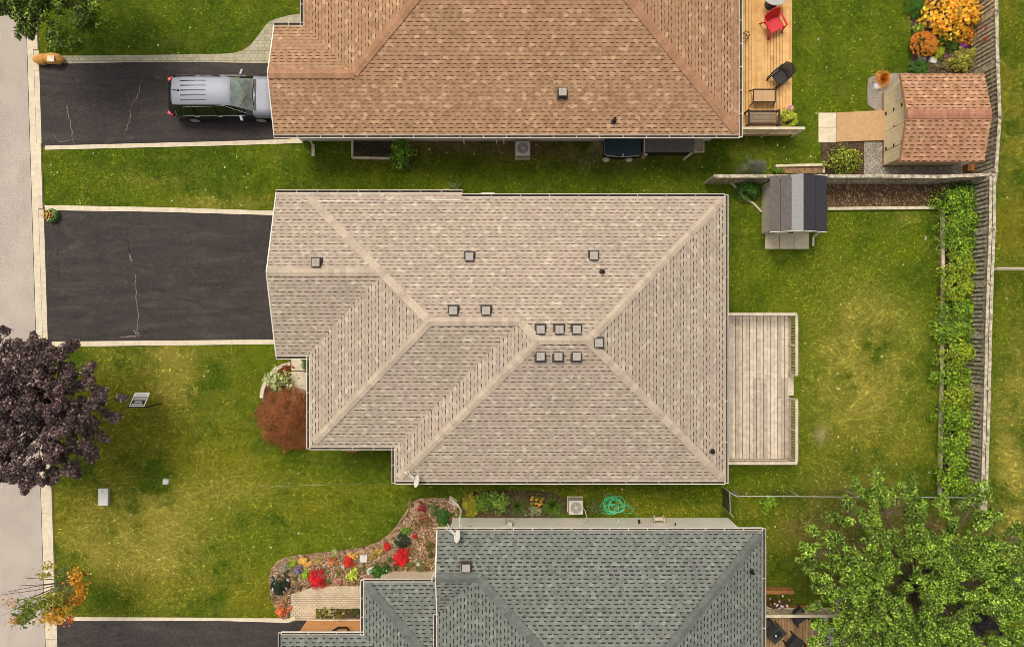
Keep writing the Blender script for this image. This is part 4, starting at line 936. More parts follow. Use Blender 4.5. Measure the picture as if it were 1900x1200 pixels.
for k in range(20): y_ = a.y+(b.y-a.y)*k/19; m.bar((a.x, y_, .08), (a.x, y_, za), .012, .012)
for k in range(8): z_ = .1+k*.14; m.bar((a.x, a.y, z_), (b.x, b.y, z_), .012, .012)
m.build('mesh_panel', m_black, gt)
fr = chainlink('pale chain link fence crossing the strip beyond the board fence', tuple(P(1851, 497, 1.3))[:2], tuple(P(2150, 497, 1.3))[:2], 1.3, 4, .0035, .1, .035, m_timber)

# ------------------------------------------------------------------ air conditioners
def ac_unit(label, px, py, grp='air conditioners beside the house walls', yoff=0):
    c = P(px, py, .75); t = thing('air_conditioner', label, 'air conditioner', (c.x, c.y, 0), grp); x, y = c.x, c.y; s_ = .34
    MB().box(x-s_, x+s_, y-s_, y+s_, .08, .74).build('casing', m_ac, t, bevel=.06)
    MB().box(x-.37, x+.37, y-.37, y+.37, 0, .08).build('base_pad', m_concrete, t)
    g = MB().lathe((x, y, .735), [(.245, 0), (.25, .012), (.26, .018), (.27, .012), (.275, 0)], 28, 1.1)
    for r_ in (.05, .085, .12, .155, .19, .22): g.tube([(x+r_*math.cos(i/24*6.2832), y+r_*math.sin(i/24*6.2832), .755) for i in range(24)], .004, 4, 1, True)
    g.build('grille', m_lgrey, t)
    MB().lathe((x, y, .742), [(.245, 0), (.24, .002)], 28).build('fan_opening', m_acd, t)
    fb = MB().lathe((x, y, .746), [(.05, 0), (.05, .02), (.02, .03)], 14, 1.5)
    for i in range(4):
        an = i*math.pi/2+.4; fb.obox((x+.13*math.cos(an), y+.13*math.sin(an), .748), (math.cos(an), math.sin(an), 0), (-math.sin(an), math.cos(an), .0), (0, 0, 1), .09, .045, .002, .8)
    fb.build('fan', m_lgrey, t)
    EXC.append([(x-.42, y-.42), (x+.42, y-.42), (x+.42, y+.42), (x-.42, y+.42)]); return t
ac_unit('beige air conditioner on the dark grass beside the brown roofed house', 970, 275); ac_unit('beige air conditioner in the flower bed by the white wall of the grey roofed house', 1069, 942); ac_unit('beige air conditioner half hidden under the eave of the tan roofed house', 905, 370)
m = MB().tube([P(1080,938,.6), P(1086,948,.8), P(1089,960,.9)], .02, 6).tube([P(1089,960,.9), P(1083,968,.9), P(1090,968,1.0)], .02, 6); m.build('pipe', m_lgrey, hg)
# deck box teal
c0, c1 = P(1122, 252, .75), P(1190, 285, .75); t = thing('storage_box', 'dark teal plastic storage box under the eave of the brown roofed house', 'storage box', (c0.x+.8, c1.y+.3, 0))
pl_ = [(c0.x, c0.y+.1), (c0.x, c1.y+.05), (c0.x+.12, c1.y-.06), ((c0.x+c1.x)/2, c1.y-.12), (c1.x-.12, c1.y-.06), (c1.x, c1.y+.05), (c1.x, c0.y+.1)]
MB().prism(pl_, .66, .75).build('lid', m_teal, t, bevel=.02)
pl2 = [((x-(c0.x+c1.x)/2)*1.0+(c0.x+c1.x)/2, y-.03) for x, y in pl_]; MB().prism(pl2, .6, .655).build('rim', m_lgrey, t)
cx_, cy_ = (c0.x+c1.x)/2, (c0.y+c1.y)/2; pl3 = [((x-cx_)*.95+cx_, (y-cy_)*.95+cy_) for x, y in pl_]; MB().prism(pl3, 0, .6).build('body', m_black, t)
for dx in (.16, 1.25): MB().lathe((c0.x+dx, c1.y-.12, 0), [(.14, 0), (.15, .05), (.12, .12), (.05, .16)], 14, 1, 1.2, .8).build('foot', m_timber, t)
MB().box(cx_-.03, cx_+.03, c1.y-.13, c1.y-.02, .75, .8).build('latch', m_lgrey, t)
EXC.append([(c0.x, c1.y-.15), (c1.x, c1.y-.15), (c1.x, c0.y+.2), (c0.x, c0.y+.2)])
c0, c1 = P(1197, 252, .8), P(1287, 282, .8); t = thing('storage_box', 'grey brown log store with a felt top next to the teal box', 'storage box', (c0.x+1, c1.y+.3, 0))
k_ = MB().obox(((c0.x+c1.x)/2, (c0.y+c1.y)/2, .85), (1, 0, 0), Vector((0, 1, .12)).normalized(), Vector((0, -.12, 1)).normalized(), (c1.x-c0.x)/2, (c0.y-c1.y)/2+.03, .02); k_.build('roof_panel', m_resroof, t)
MB().box(c0.x-.05, c0.x, c1.y-.1, c0.y, .0, .84).box(c0.x+.0, c0.x+.12, c1.y-.13, c1.y-.05, 0, .75).build('side_panel', m_wood_w, t)
MB().bar((c1.x-.3, c1.y-.2, .1), (c1.x-.05, c1.y-.02, .7), .1, .06).build('brace', m_wood_w, t); MB().box(c0.x+.1, c1.x-.1, c1.y+.03, c0.y, 0, .72).build('body', m_dbrown, t)
e_ = P(1287, 255, .4), P(1307, 283, .4); mm = MB()
mm.box(e_[0].x, e_[1].x, e_[1].y, e_[0].y, .3, .34, .6).box(e_[1].x-.04, e_[1].x, e_[1].y, e_[0].y, .341, .4).box(e_[0].x, e_[1].x-.042, e_[1].y, e_[1].y+.04, .341, .4).box(e_[0].x+.05, e_[1].x-.06, e_[1].y+.06, e_[0].y, 0, .3); mm.build('side_tray', m_timber, t)
EXC.append([(c0.x-.1, c1.y-.2), (e_[1].x, c1.y-.2), (e_[1].x, c0.y+.3), (c0.x-.1, c0.y+.3)])
# hose coil
m = MB(); c_ = P(1137, 938, .05); pts = []
for k in range(150):
    an = k*.33; r_ = .34+.16*math.sin(k*.071)+.05*math.sin(k*.9); pts.append((c_.x+r_*math.cos(an)*1.05+.12*math.sin(k*.05), c_.y+r_*math.sin(an)*.8+.1*math.cos(k*.043), .04+.05*abs(math.sin(k*.37))+k*.0004))
m.tube(pts, .018, 5)
m.tube([P(1150,940,.06), P(1165,936,.05), P(1176,943,.05), P(1172,951,.06), P(1160,953,.05), P(1150,945,.05)], .014, 5); m.tube([P(1120,933,.06), P(1124,918,.05), P(1133,914,.05), P(1138,922,.06), P(1134,932,.07), P(1122,940,.05)], .014, 5)
m.tube([P(1160,936,.06), P(1172,944,.05), P(1180,955,.5), P(1186,960,.85)], .012, 5)
tag(m.build('garden_hose', m_greenh, None, (c_.x, c_.y, 0)), 'bright green garden hose lying in a tangled coil by the white wall', 'hose')
m = MB().tube([P(480,902,.02)]+[P(480+i*13, 902-3.5*math.sin(i*.11)+random.uniform(-.8,.8), .05) for i in range(1, 20)], .005, 4); tag(m.build('garden_cable', m_timber, None, P(600, 900)), 'thin pale cable lying across the lawn below the tan roofed house', 'cable')
# utility box, stone, tiny drain
a, b = P(182, 906, .24), P(200, 938, .24); t = thing('utility_box', 'white utility pedestal box standing alone on the front lawn', 'utility box', ((a.x+b.x)/2, (a.y+b.y)/2, 0))
MB().box(a.x+.02, b.x-.02, b.y+.02, a.y-.02, 0, .19).build('cabinet', m_lgrey, t, bevel=.02); MB().box(a.x, b.x, b.y, a.y, .191, .24).build('lid', M('white_enamel', (232, 228, 214), (222, 218, 204), 3, .5), t, bevel=.02)
MB().box(a.x+.2, a.x+.24, a.y-.14, a.y-.1, .24, .25).build('lock', m_black, t)
EXC.append([(a.x, a.y), (b.x, a.y), (b.x, b.y), (a.x, b.y)])
def rock(name, label, px, py, r_, h, mat=m_stone, z=0):
    c = P(px, py, z); m = MB(); n = 10
    for k, (rr_, zz_) in enumerate(((1, 0), (1.02, .35), (.8, .8), (.3, 1.0))):
        for j in range(n): an = 6.2832*j/n; q = r_*rr_*(1+.15*math.sin(j*2.3+px)); m.v.append((c.x+q*math.cos(an), c.y+q*math.sin(an), z+zz_*h))
    for k in range(3):
        for j in range(n): m.f.append([k*n+j, k*n+(j+1) % n, (k+1)*n+(j+1) % n, (k+1)*n+j]); m.t.append(random.uniform(.9, 1.05))
    m.f.append([3*n+j for j in range(n)]); m.t.append(1); return tag(m.build(name, mat, None, (c.x, c.y, z)), label, 'stone')
rock('stone', 'round pale stone lying in the front lawn by the utility box', 308, 893, .16, .1); rock('stone', 'white rounded stone on the gravel below the orange plant by the cream shed', 1627, 161, .2, .2, M('white_stone', (232, 230, 226), (214, 212, 208), 5, .7))
def flat(label, px, py, w, d, rot, name='stepping_stone', mat=m_stone, cat='stepping stone', h=.07):
    c = P(px, py); o = xf(MB().box(-w/2, w/2, -d/2, d/2, .0, h), (c.x, c.y, .02), math.radians(rot)).build(name, mat, None, (c.x, c.y, 0), bevel=.01); return tag(o, label, cat)
flat('square pale grey stepping stone in the front flower bed', 675, 1035, .34, .34, 0); flat('tilted pale stepping stone beside the big green plant in the front bed', 687, 1057, .32, .26, 28)
flat('pale blue slab by the orange flowers in the back garden', 1709, 111, .36, .22, -8); flat('cream white slab beside the yellow green plant in the back garden', 1730, 113, .32, .26, -12)
for px, py, lb in ((636, 1051, 'white round solar lamp beside the red flowers in the front bed'), (533, 1076, 'white round solar lamp beside the dark round shrub'), (776, 1047, 'white round solar lamp near the corner of the grey roof')):
    c = P(px, py, .3); t = thing('garden_lamp', lb, 'garden lamp', (c.x, c.y, 0), 'solar lamps in the front flower bed'); MB().tube([(c.x, c.y, 0), (c.x, c.y, .26)], .012, 6).build('stake', m_metal, t); MB().lathe((c.x, c.y, .25), [(.06, 0), (.085, .02), (.085, .05), (.03, .07)], 16).build('lamp_head', m_lgrey, t)
# leaf bags
t = thing('leaf_bag', 'two lying kraft paper yard waste bags tied together at the driveway mouth', 'leaf bag', P(90, 112))
def bag(parent, pts, rads, mat, nm):
    m = MB(); m.tube(pts, rads, 14); 
    m.v = [(x+random.uniform(-.015, .015), y+random.uniform(-.015, .015), z+random.uniform(-.015, .015)) for x, y, z in m.v]; return m.build(nm, mat, parent, smooth=True)
bag(t, [P(62,111,.22), P(64,111,.25), P(72,111,.28), P(83,110,.28), P(86,110,.27)], [.04, .12, .22, .26, .2], m_paper, 'bag'); bag(t, [P(85,110,.27), P(89,109,.28), P(100,109,.27), P(110,110,.26), P(117,111,.22), P(119,111,.2)], [.2, .25, .27, .24, .1, .03], m_paper, 'bag')
a = P(87, 109, .56); m = MB().obox((a.x+.18, a.y, .555), (1, 0, 0), (0, 1, 0), (0, 0, 1), .16, .14, .01, 1.25); m.build('label_patch', m_timber, t)
t = thing('leaf_bag', 'open green plastic bag stuffed with dry leaves at the middle driveway mouth', 'leaf bag', P(92, 400))
c = P(94, 399, .3); m = MB().lathe((c.x, c.y, 0), [(.26, 0), (.31, .12), (.3, .28), (.26, .36), (.22, .36), (.2, .3)], 14); m.v = [(x+random.uniform(-.03, .03), y+random.uniform(-.03, .03), z) for x, y, z in m.v]; m.build('bag', m_gbag, t, smooth=True)
n = 260; C = np.stack([R.normal(c.x-.05, .13, n), R.normal(c.y, .11, n), R.uniform(.3, .44, n)], 1); leafmesh('dry_leaves', C, unit(R.normal(0, 1, (n, 3))+[0, 0, 1]), R.normal(0, 1, (n, 3)), R.uniform(.06, .12, n), R.uniform(.04, .08, n), pick([(226,196,150),(214,170,110),(232,216,150),(120,80,50)], n), m_petal, t)
# yard sign
t = thing('yard_sign', 'hanging black and white yard sign on a black post beside the dark purple tree', 'sign', P(298, 749))
pb_ = P(298, 749); MB().bar((pb_.x, pb_.y, 0), (pb_.x, pb_.y, 1.36), .045, .045).bar((pb_.x+.05, pb_.y, 1.3), (pb_.x-.85, pb_.y, 1.3), .04, .04).build('post', m_black, t)
A = [P(239.5,754,1.25), P(267.5,754,1.25), P(280,728.5,.75), P(252,728.5,.75)]
ux = (A[1]-A[0]).normalized(); uy = (A[3]-A[0]); uy = (uy-ux*uy.dot(ux)); Ly = uy.length; uy.normalize(); uz = ux.cross(uy); Lx = (A[1]-A[0]).length; cc_ = A[0]+ux*Lx/2+uy*Ly/2
def onp(mb, u0, u1, v0, v1, lift, tn=1): return mb.obox(A[0]+ux*Lx*(u0+u1)/2+uy*Ly*(v0+v1)/2+uz*lift, ux, uy, uz, Lx*(u1-u0)/2, Ly*(v1-v0)/2, .003, tn)
MB().obox(cc_, ux, uy, uz, Lx/2, Ly/2, .012).build('panel', M('white_sign_board', (236, 230, 224), (228, 222, 216), 3, .5), t)
m = MB(); onp(m, .06, .94, .08, .46, .016); onp(m, .06, .94, .53, .68, .016); m.build('black_band', m_black, t)
m = MB(); onp(m, .14, .86, .1, .2, .024); onp(m, .26, .74, .26, .36, .024)
for k in range(7): onp(m, .14+k*.11, .14+k*.11+.08, .57, .64, .024)
m.build('white_mark', m_white, t)
m = MB()
for k in range(6): onp(m, .14+k*.13, .14+k*.13+.09, .76, .9, .016)
m.build('grey_mark', m_lgrey, t)

# ------------------------------------------------------------------ car
def car():
    x0, yc = -15.9, 10.5; t = thing('parked_car', 'dark grey suv parked nose first in the top driveway', 'car', (-13.35, yc, 0))
    m_paint = M('sky_sheen_paint', (142, 143, 150), (136, 137, 144), 2, .5, .5, .3); m_side = M('black_trim', (22, 22, 24), (18, 18, 20), 4, .4); m_cg = M('car_glass', (150, 158, 146), (110, 118, 108), 3, .08, .8, .3)  # pale upper paint and windshield carry the sky's reflection in their colour
    m_cgd = M('dark_car_glass', (30, 34, 30), (24, 27, 24), 2, .05, .8); m_tyre = M('tyre_rubber', (36, 35, 34), (30, 29, 28), 9, .9)
    #  x, half width, bottom z, belt z, top half width, top z
    st = [(0.0, .58, .42, .80, .5, .86), (.05, .74, .34, .92, .6, 1.0), (.18, .86, .28, 1.0, .6, 1.14), (.40, .92, .28, 1.02, .5, 1.56), (.52, .935, .28, 1.02, .58, 1.62), (.7, .94, .28, 1.02, .63, 1.66), (1.1, .94, .26, 1.01, .65, 1.69),
          (1.7, .94, .26, 1.0, .66, 1.71), (2.4, .94, .26, 1.0, .66, 1.70), (3.0, .94, .26, 1.0, .64, 1.65), (3.15, .94, .26, 1.0, .64, 1.60), (3.55, .94, .26, 1.0, .68, 1.36), (3.98, .94, .26, 1.0, .74, 1.10),
          (4.1, .94, .26, .99, .76, 1.08), (4.5, .93, .28, .95, .74, 1.03), (4.85, .9, .3, .88, .68, .95), (5.05, .82, .36, .78, .6, .84), (5.12, .68, .44, .66, .5, .7)]
    def sec(s):
        x, w, b, be, tw, tz = s; half = [(w*.9, b), (w, b+.14), (w*1.0, (b+be)/2), (w*.975, be), (tw, tz-.02*(tz > 1.2)), (tw*.8, tz+.035*(tz > 1.2)), (0, tz+.055*(tz > 1.2)+.015*(tz <= 1.2))]
        return [(x0+x, yc+y, z) for y, z in half]+[(x0+x, yc-y, z) for y, z in half[::-1][1:]]
    SS = [sec(s) for s in st]; n = len(SS[0]); body = MB(); side = MB(); gl = MB(); glf = MB()
    for i in range(len(SS)-1):
        xm = (st[i][0]+st[i+1][0])/2
        for j in range(n-1):
            q = [SS[i][j], SS[i][j+1], SS[i+1][j+1], SS[i+1][j]]; jj = min(j, n-2-j)
            if jj <= 2 and not (xm > 4.0 and jj == 2): side.face(q) if jj < 3 else body.face(q)
            elif jj == 3 and .6 < xm < 3.9: gl.face(q)
            elif jj >= 4 and 3.1 < xm < 4.0: glf.face(q)
            elif (jj >= 4 and .06 < xm < .55) or xm < .5: gl.face(q)
            else: body.face(q)
    for idx, flip in ((0, 0), (-1, 1)):
        c = SS[idx]; side.face(c if flip else c[::-1])
    def wb(mb, nm, mat, lv=1):
        o = mb.build(nm, mat, t, smooth=True); bmw = o.modifiers.new('weld', 'WELD'); bmw.merge_threshold = .001; return o
    wb(body, 'body', m_paint); wb(side, 'side_panel', M('black_car_paint', (30, 30, 33), (26, 26, 29), 2, .15, .5, coat=1.0)); wb(gl, 'side_window', m_cgd); wb(glf, 'windshield', m_cg)
    MB().box(x0+.02, x0+5.0, yc-.8, yc+.8, .2, .3).build('underbody', m_side, t)
    for sg in (1, -1):
        MB().tube([(x0+.55, yc+sg*.66, 1.70), (x0+.8, yc+sg*.67, 1.76), (x0+2.4, yc+sg*.67, 1.77), (x0+2.75, yc+sg*.66, 1.71)], .022, 6).build('roof_rail', m_side, t)
        # chrome window line and pillars
        MB().tube([(x0+.75, yc+sg*.93, 1.04), (x0+3.6, yc+sg*.93, 1.03)], .012, 5).tube([(x0+.75, yc+sg*.93, 1.04), (x0+1.0, yc+sg*.72, 1.6), (x0+2.9, yc+sg*.68, 1.64), (x0+3.7, yc+sg*.86, 1.15)], .01, 5).build('window_trim', m_metal, t)
        for xx in (1.35, 2.35): MB().bar((x0+xx, yc+sg*.935, 1.02), (x0+xx+.04, yc+sg*.68, 1.66), .07, .02).build('pillar', m_side, t)
        for xx in (1.25, 2.3): MB().tube([(x0+xx, yc+sg*.955, .93), (x0+xx+.22, yc+sg*.955, .93)], .016, 6).build('door_handle', m_metal, t)
        mr = MB().obox((x0+3.45, yc+sg*1.06, 1.06), (.35, sg*.94, 0), (-.94*sg, .35, 0), (0, 0, 1), .13, .06, .08); mr.bar((x0+3.5, yc+sg*.9, 1.02), (x0+3.47, yc+sg*1.0, 1.03), .05, .04); mr.build('mirror', m_paint, t, bevel=.02)
        for xx in (.98, 4.1):
            wh = thing_part(t, x0+xx, yc+sg*.84, m_tyre, sg)
        tl = MB().obox((x0+.13, yc+sg*.79, .86), Vector((1, .3*sg, 0)).normalized(), Vector((-.3*sg, 1, 0)).normalized(), (0, 0, 1), .14, .08, .12); tl.build('taillight', M('red_lens', (200, 30, 34), (180, 24, 28), 4, .25, .6), t, bevel=.02)
        MB().obox((x0+4.93, yc+sg*.72, .86), Vector((1, -.4*sg, 0)).normalized(), Vector((.4*sg, 1, 0)).normalized(), (0, 0, 1), .15, .09, .05).build('headlight', M('clear_lens', (220, 220, 205), (200, 200, 190), 4, .15, .6), t, bevel=.02)
    m = MB()
    for k in range(5): y = yc-.44+k*.22; m.box(x0+.95, x0+2.1, y-.014, y+.014, 1.70, 1.775-.02*abs(k-2)/2)
    m.build('roof_rib', m_side, t); MB().tube([(x0+.85, yc, 1.73), (x0+.6, yc+.01, 1.8)], .012, 5).lathe((x0+.85, yc, 1.70), [(.05, 0), (.05, .05), (.02, .07)], 10).build('antenna', m_side, t)
    MB().tube([(x0+3.45, yc+.55, 1.46), (x0+3.8, yc-.05, 1.26), (x0+3.5, yc-.6, 1.42)], .006, 4).build('windshield_trim', m_side, t); MB().tube([(x0+4.02, yc-.5, 1.13), (x0+3.98, yc, 1.16), (x0+4.02, yc+.5, 1.13)], .012, 5).build('wiper', m_side, t)
    MB().box(x0+3.9, x0+4.13, yc-.72, yc+.72, 1.085, 1.1).build('cowl', m_side, t)
def thing_part(t, x, y, mt, sg):
    w_ = MB(); w_.tube([(x, y-.12, .35), (x, y+.12, .35)], .35, 24); tr = w_.build('wheel', mt, t, bevel=.02)
    MB().tube([(x, y+sg*.121, .35), (x, y+sg*.135, .35)], .23, 20).build('rim', m_metal, tr); return tr
car()

# ------------------------------------------------------------------ south-east patio
pd = thing('timber_deck', 'brown board deck with dark patio seats in the lower right corner', 'deck', (12.5, -14.5, 0))
px0, px1, py0, py1 = 10.3, 14.1, -20, P(0, 1127, .35).y
decking(px0, px1, py0, py1, .35, .14, .008, lambda k: [rr.uniform(-18, -15)], lambda k, u: rr.uniform(.8, 1.15)).build('decking', M('brown_deck_boards', (180, 146, 104), (156, 122, 84), 4, .8, fine=.12), pd)
MB().box(px0, px1-.02, py1-.05, py1-.01, .02, .31).build('skirt', m_wood_b, pd)
railing(pd, (px0, py1), (15.2, py1), .35, 1.25, m_timber, .13, .11, 4); EXC.append([(px0, -20), (px1+.05, -20), (px1+.05, py1), (px0, py1)])
railing(pd, (px1, -14.2), (px1, -15.3), .35, 1.2, m_timber, .14, .11, 2)
a = P(1416, 1092, .3); b = P(1470, 1099, .3); tag(MB().box(a.x, b.x, b.y, a.y, 0, .5).build('planter_box', m_wood_b, None, ((a.x+b.x)/2, b.y, 0), bevel=.01), 'long orange brown planter box along the far side of the lower right deck', 'planter')
def seat(label, px, py, rot, w=.62, d=.62, mat=m_chair):
    c = P(px, py, .8); loc = Vector((c.x, c.y, .35)); t = thing('lounge_chair', label, 'chair', loc, 'dark patio seats on the lower right deck'); r_ = math.radians(rot)
    xf(MB().box(-w/2, w/2, -d/2, d/2, .25, .4), loc, r_).build('seat', mat, t, bevel=.03); xf(MB().obox((0, -d/2-.06, .55), (1, 0, 0), Vector((0, .96, .28)), Vector((0, -.28, .96)), w/2, .04, .3), loc, r_).build('backrest', mat, t, bevel=.02)
    for sx in (-1, 1):
        xf(MB().box(sx*w/2-.04, sx*w/2+.04, -d/2, d/2, .52, .56), loc, r_).build('armrest', m_black, t)
        for sy in (-1, 1): xf(MB().box(sx*w/2-.03, sx*w/2+.03, sy*(d/2-.03)-.03, sy*(d/2-.03)+.03, 0, .52), loc, r_).build('leg', m_black, t)
    return t
seat('dark patio seat nearest the leafy tree on the lower right deck', 1483, 1144, 215); seat('dark patio seat at the bottom edge of the photo beside the deck railing', 1477, 1195, -40); seat('dark patio seat half under the grey roof edge', 1418, 1155, 40)
c = P(1441, 1176, .8); t = thing('patio_table', 'dark square patio table with a round tray between the deck seats', 'table', (c.x, c.y, .35)); l_ = Vector((c.x, c.y, .35)); r_ = math.radians(42)
xf(MB().box(-.38, .38, -.3, .3, .42, .47), l_, r_).build('table_top', m_chair, t, bevel=.01)
for sx in (-1, 1):
    for sy in (-1, 1): xf(MB().box(sx*.34-.02, sx*.34+.02, sy*.26-.02, sy*.26+.02, 0, .42), l_, r_).build('leg', m_black, t)
tag(MB().lathe((c.x, c.y, .821), [(.2, 0), (.22, .02), (.21, .035), (.18, .02)], 20).build('round_tray', m_black, None, (c.x, c.y, .82)), 'round black tray lying on the dark square patio table', 'tray')
tag(MB().lathe((c.x-.06, c.y-.05, .845), [(.045, 0), (.05, .04), (.03, .07)], 12).build('candle', m_stone, None, (c.x-.06, c.y-.05, .845)), 'small white candle standing on the round black tray', 'candle')
for px, py, r_ in ((1541,1165,.16),(1534,1170,.14),(1540,1183,.15),(1546,1192,.13),(1531,1148,.13)): rock('stone', {1541:'pale edging boulder below the leafy tree, middle of the row',1534:'pinkish edging boulder closest to the deck railing',1540:'edging boulder second from the bottom of the photo',1546:'lowest small edging boulder at the bottom edge of the photo',1531:'small grey boulder at the upper end of the row by the deck'}[px], px, py, r_, .18)

# ------------------------------------------------------------------ vegetation
UP = np.array([0, 0, 1.0])
def dome_pts(n, rx, ry, h, clumps, cr, irr=.18):
    """leaf positions gathered in clumps over an uneven dome; returns centres, outward normals"""
    th = R.uniform(0, 2*np.pi, clumps); u = R.uniform(0.0, 1, clumps)**.6; rad = u*(1+R.normal(0, irr, clumps))
    zc = h*np.sqrt(np.clip(1-np.minimum(u, 1)**2, 0.04, 1))*R.uniform(.8, 1.08, clumps)
    cc = np.stack([rx*rad*np.cos(th), ry*rad*np.sin(th), zc*.85], 1); k = R.integers(0, clumps, n)
    o = unit(R.normal(0, 1, (n, 3))+[0, 0, .35]); rr_ = cr*R.uniform(.55, 1.05, n)**.6
    C = cc[k]+o*rr_[:, None]; C[:, 2] = np.maximum(C[:, 2], .03); rr2 = R.uniform(.9, 1.1, clumps)
    out = unit(C*[1/max(rx, .1), 1/max(ry, .1), 1/max(h, .1)]+o*.5)
    return C, out, k
def tone_by_clump(cols, k, amp=.22):
    t = 1+R.uniform(-amp, amp, k.max()+1); return cols*t[k][:, None]
PL = 0
def plant(name, label, cat, px, py, r, h, pal, leaf=.06, dens=1.0, ry=None, flowers=None, fl_n=30, fl_s=.05, mat=None, asp=.5, clumps=None, cr=None, group=None, grass=False, z=0.0, jit=.25, irr=.18):
    ry = ry or r; r *= 1.13; ry *= 1.13; c = P(px, py, h*.6+z); t = thing(name, label, cat, (c.x, c.y, z), group)
    n = int(dens*3.0*math.pi*r*ry*1.6/(leaf*leaf*asp*.5)*.55+40)
    if grass:
        n = int(dens*90*max(r, .2)/.3); th = R.uniform(0, 2*np.pi, n); lean = R.uniform(.15, 1.1, n); Ls = r*R.uniform(.7, 1.25, n)
        dirh = np.stack([np.cos(th), np.sin(th), np.zeros(n)], 1); C = []; N = []; D = []; L = []
        for q in range(4):
            f0, f1 = q/4, (q+1)/4
            def pos(f): return dirh*(Ls*lean*f**1.3)[:, None]+UP*(h*(1.6*f-1.0*f*f*lean))[:, None]
            a, b = pos(f0), pos(f1); C.append((a+b)/2); D.append(b-a); L.append(np.linalg.norm(b-a, axis=1)*1.15)
            s_ = np.cross(b-a, UP); N.append(unit(np.cross(s_, b-a)))
        C = np.concatenate(C); N = np.concatenate(N); D = np.concatenate(D); L = np.concatenate(L); W_ = np.full(len(L), leaf*.35)
        col = np.tile(pick(pal, n, jit), (4, 1)); leafmesh('foliage', C+[c.x, c.y, z], N, D, L, W_, col, mat or m_leaf, t)
    else:
        cl = clumps or max(16, int(14*r*ry/(.06))); cr = cr or max(leaf*1.3, .2*math.sqrt(r*ry)); C, out, k = dome_pts(n, max(r-cr*.7, .03), max(ry-cr*.7, .03), h, cl, cr, irr)
        N = unit(out*.5+UP*.6+R.normal(0, .55, (n, 3))); D = out+R.normal(0, .6, (n, 3)); L = leaf*R.uniform(.7, 1.3, n)
        leafmesh('foliage', C+[c.x, c.y, z], N, D, L, L*asp*R.uniform(.8, 1.2, n), tone_by_clump(pick(pal, n, jit+.12)*1.4, k, .3), mat or m_leaf, t)
    if flowers:
        m = fl_n; th = R.uniform(0, 2*np.pi, m); u = np.sqrt(R.uniform(0, 1, m)); C = np.stack([r*.9*u*np.cos(th), ry*.9*u*np.sin(th), h*np.sqrt(1-.8*u*u)*1.02+.02], 1)
        C = np.repeat(C, 5, 0); q = len(C); an = R.uniform(0, 6.28, q); D = np.stack([np.cos(an), np.sin(an), R.uniform(.0, .5, q)], 1); C = C+D*fl_s*.4
        leafmesh('flower', C+[c.x, c.y, z], unit(UP*1.0+R.normal(0, .3, (q, 3))), D, np.full(q, fl_s), np.full(q, fl_s*.8), pick(flowers, q, .12), m_petal, t)
    sm = MB()
    for _ in range(4): sm.tube([(c.x, c.y, z), (c.x+random.uniform(-.5, .5)*r, c.y+random.uniform(-.5, .5)*ry, z+h*.6)], .012+.01*r, 5)
    sm.build('stem', m_stem if h < .7 else m_bark, t); return t
G1 = [(80,120,40),(110,146,50),(60,96,34),(130,160,60)]; G2 = [(46,76,34),(62,96,42),(36,58,28)]; LIME = [(150,170,50),(130,156,44),(176,190,70)]
RED = [(206,30,34),(226,50,48),(170,22,30)]; ORG = [(232,150,56),(240,178,92),(206,120,48),(196,110,60)]; YEL = [(226,186,60),(236,204,92),(206,160,52),(232,170,70)]
# front flower bed
plant('shrub', 'dark round shrub with tiny white flowers at the outer corner of the front bed', 'shrub', 518, 1084, .42, .6, [(38,52,40),(52,66,50),(28,40,32)], .045, 1.0, .48, [(236,236,226)], 12, .05)
plant('flowering_plant', 'coral pink plant at the driveway end of the front flower bed', 'flowers', 524, 1133, .36, .4, [(226,120,90),(236,150,116),(200,90,66),(170,120,80)], .06, .8, .3)
plant('flowering_plant', 'silvery grey plant at the lawn edge of the front flower bed', 'plant', 528, 1053, .3, .3, [(150,146,120),(120,116,92),(176,170,150)], .04, .6)
plant('flowering_plant', 'small lime green plant between the silvery and the yellow plants', 'plant', 542, 1044, .22, .3, LIME+[(110,160,50)], .06, .9)
plant('flowering_plant', 'straw yellow plant at the lawn edge of the front flower bed', 'plant', 565, 1041, .34, .3, [(216,180,110),(226,196,130),(190,150,84)], .05, .7, .26)
plant('flowering_plant', 'blue violet flower clump in the front flower bed', 'flowers', 553, 1058, .24, .3, [(112,106,136),(88,84,112),(140,136,160)], .045, .8, .2)
plant('flowering_plant', 'bright lime leaved plant beside the red flowers by the front path', 'plant', 566, 1067, .22, .3, [(150,186,60),(120,160,46)], .08, .9)
plant('flowering_plant', 'large red flower clump overhanging the front path', 'flowers', 587, 1075, .42, .42, RED, .08, .9, .42)
plant('flowering_plant', 'salmon pink flowers in the middle of the front flower bed', 'flowers', 619, 1040, .24, .3, [(206,110,80),(226,140,110),(150,120,80)], .05, .7)
plant('flowering_plant', 'pale green tuft above the salmon pink flowers', 'plant', 621, 1027, .2, .25, [(180,180,140),(150,156,110)], .05, .6)
plant('flowering_plant', 'compact red flower clump beside a white solar lamp', 'flowers', 646, 1044, .28, .32, [(206,50,30),(226,70,44),(176,36,24)], .06, .9)
plant('flowering_plant', 'faded yellow plant behind the compact red flowers', 'plant', 655, 1031, .24, .25, [(226,190,130),(206,166,100)], .045, .6)
plant('hosta', 'yellow green variegated hosta near the front path', 'hosta', 655, 1067, .3, .3, [(206,206,110),(176,186,84),(140,160,60)], .12, .8)
plant('flowering_plant', 'cream tan seed head plant right of the square stepping stone', 'plant', 700, 1023, .3, .3, [(214,180,120),(190,156,96),(120,110,60)], .06, .6, .2)
plant('flowering_plant', 'small red flower clump at the lawn edge of the front bed', 'flowers', 718, 1014, .2, .28, RED, .05, .9)
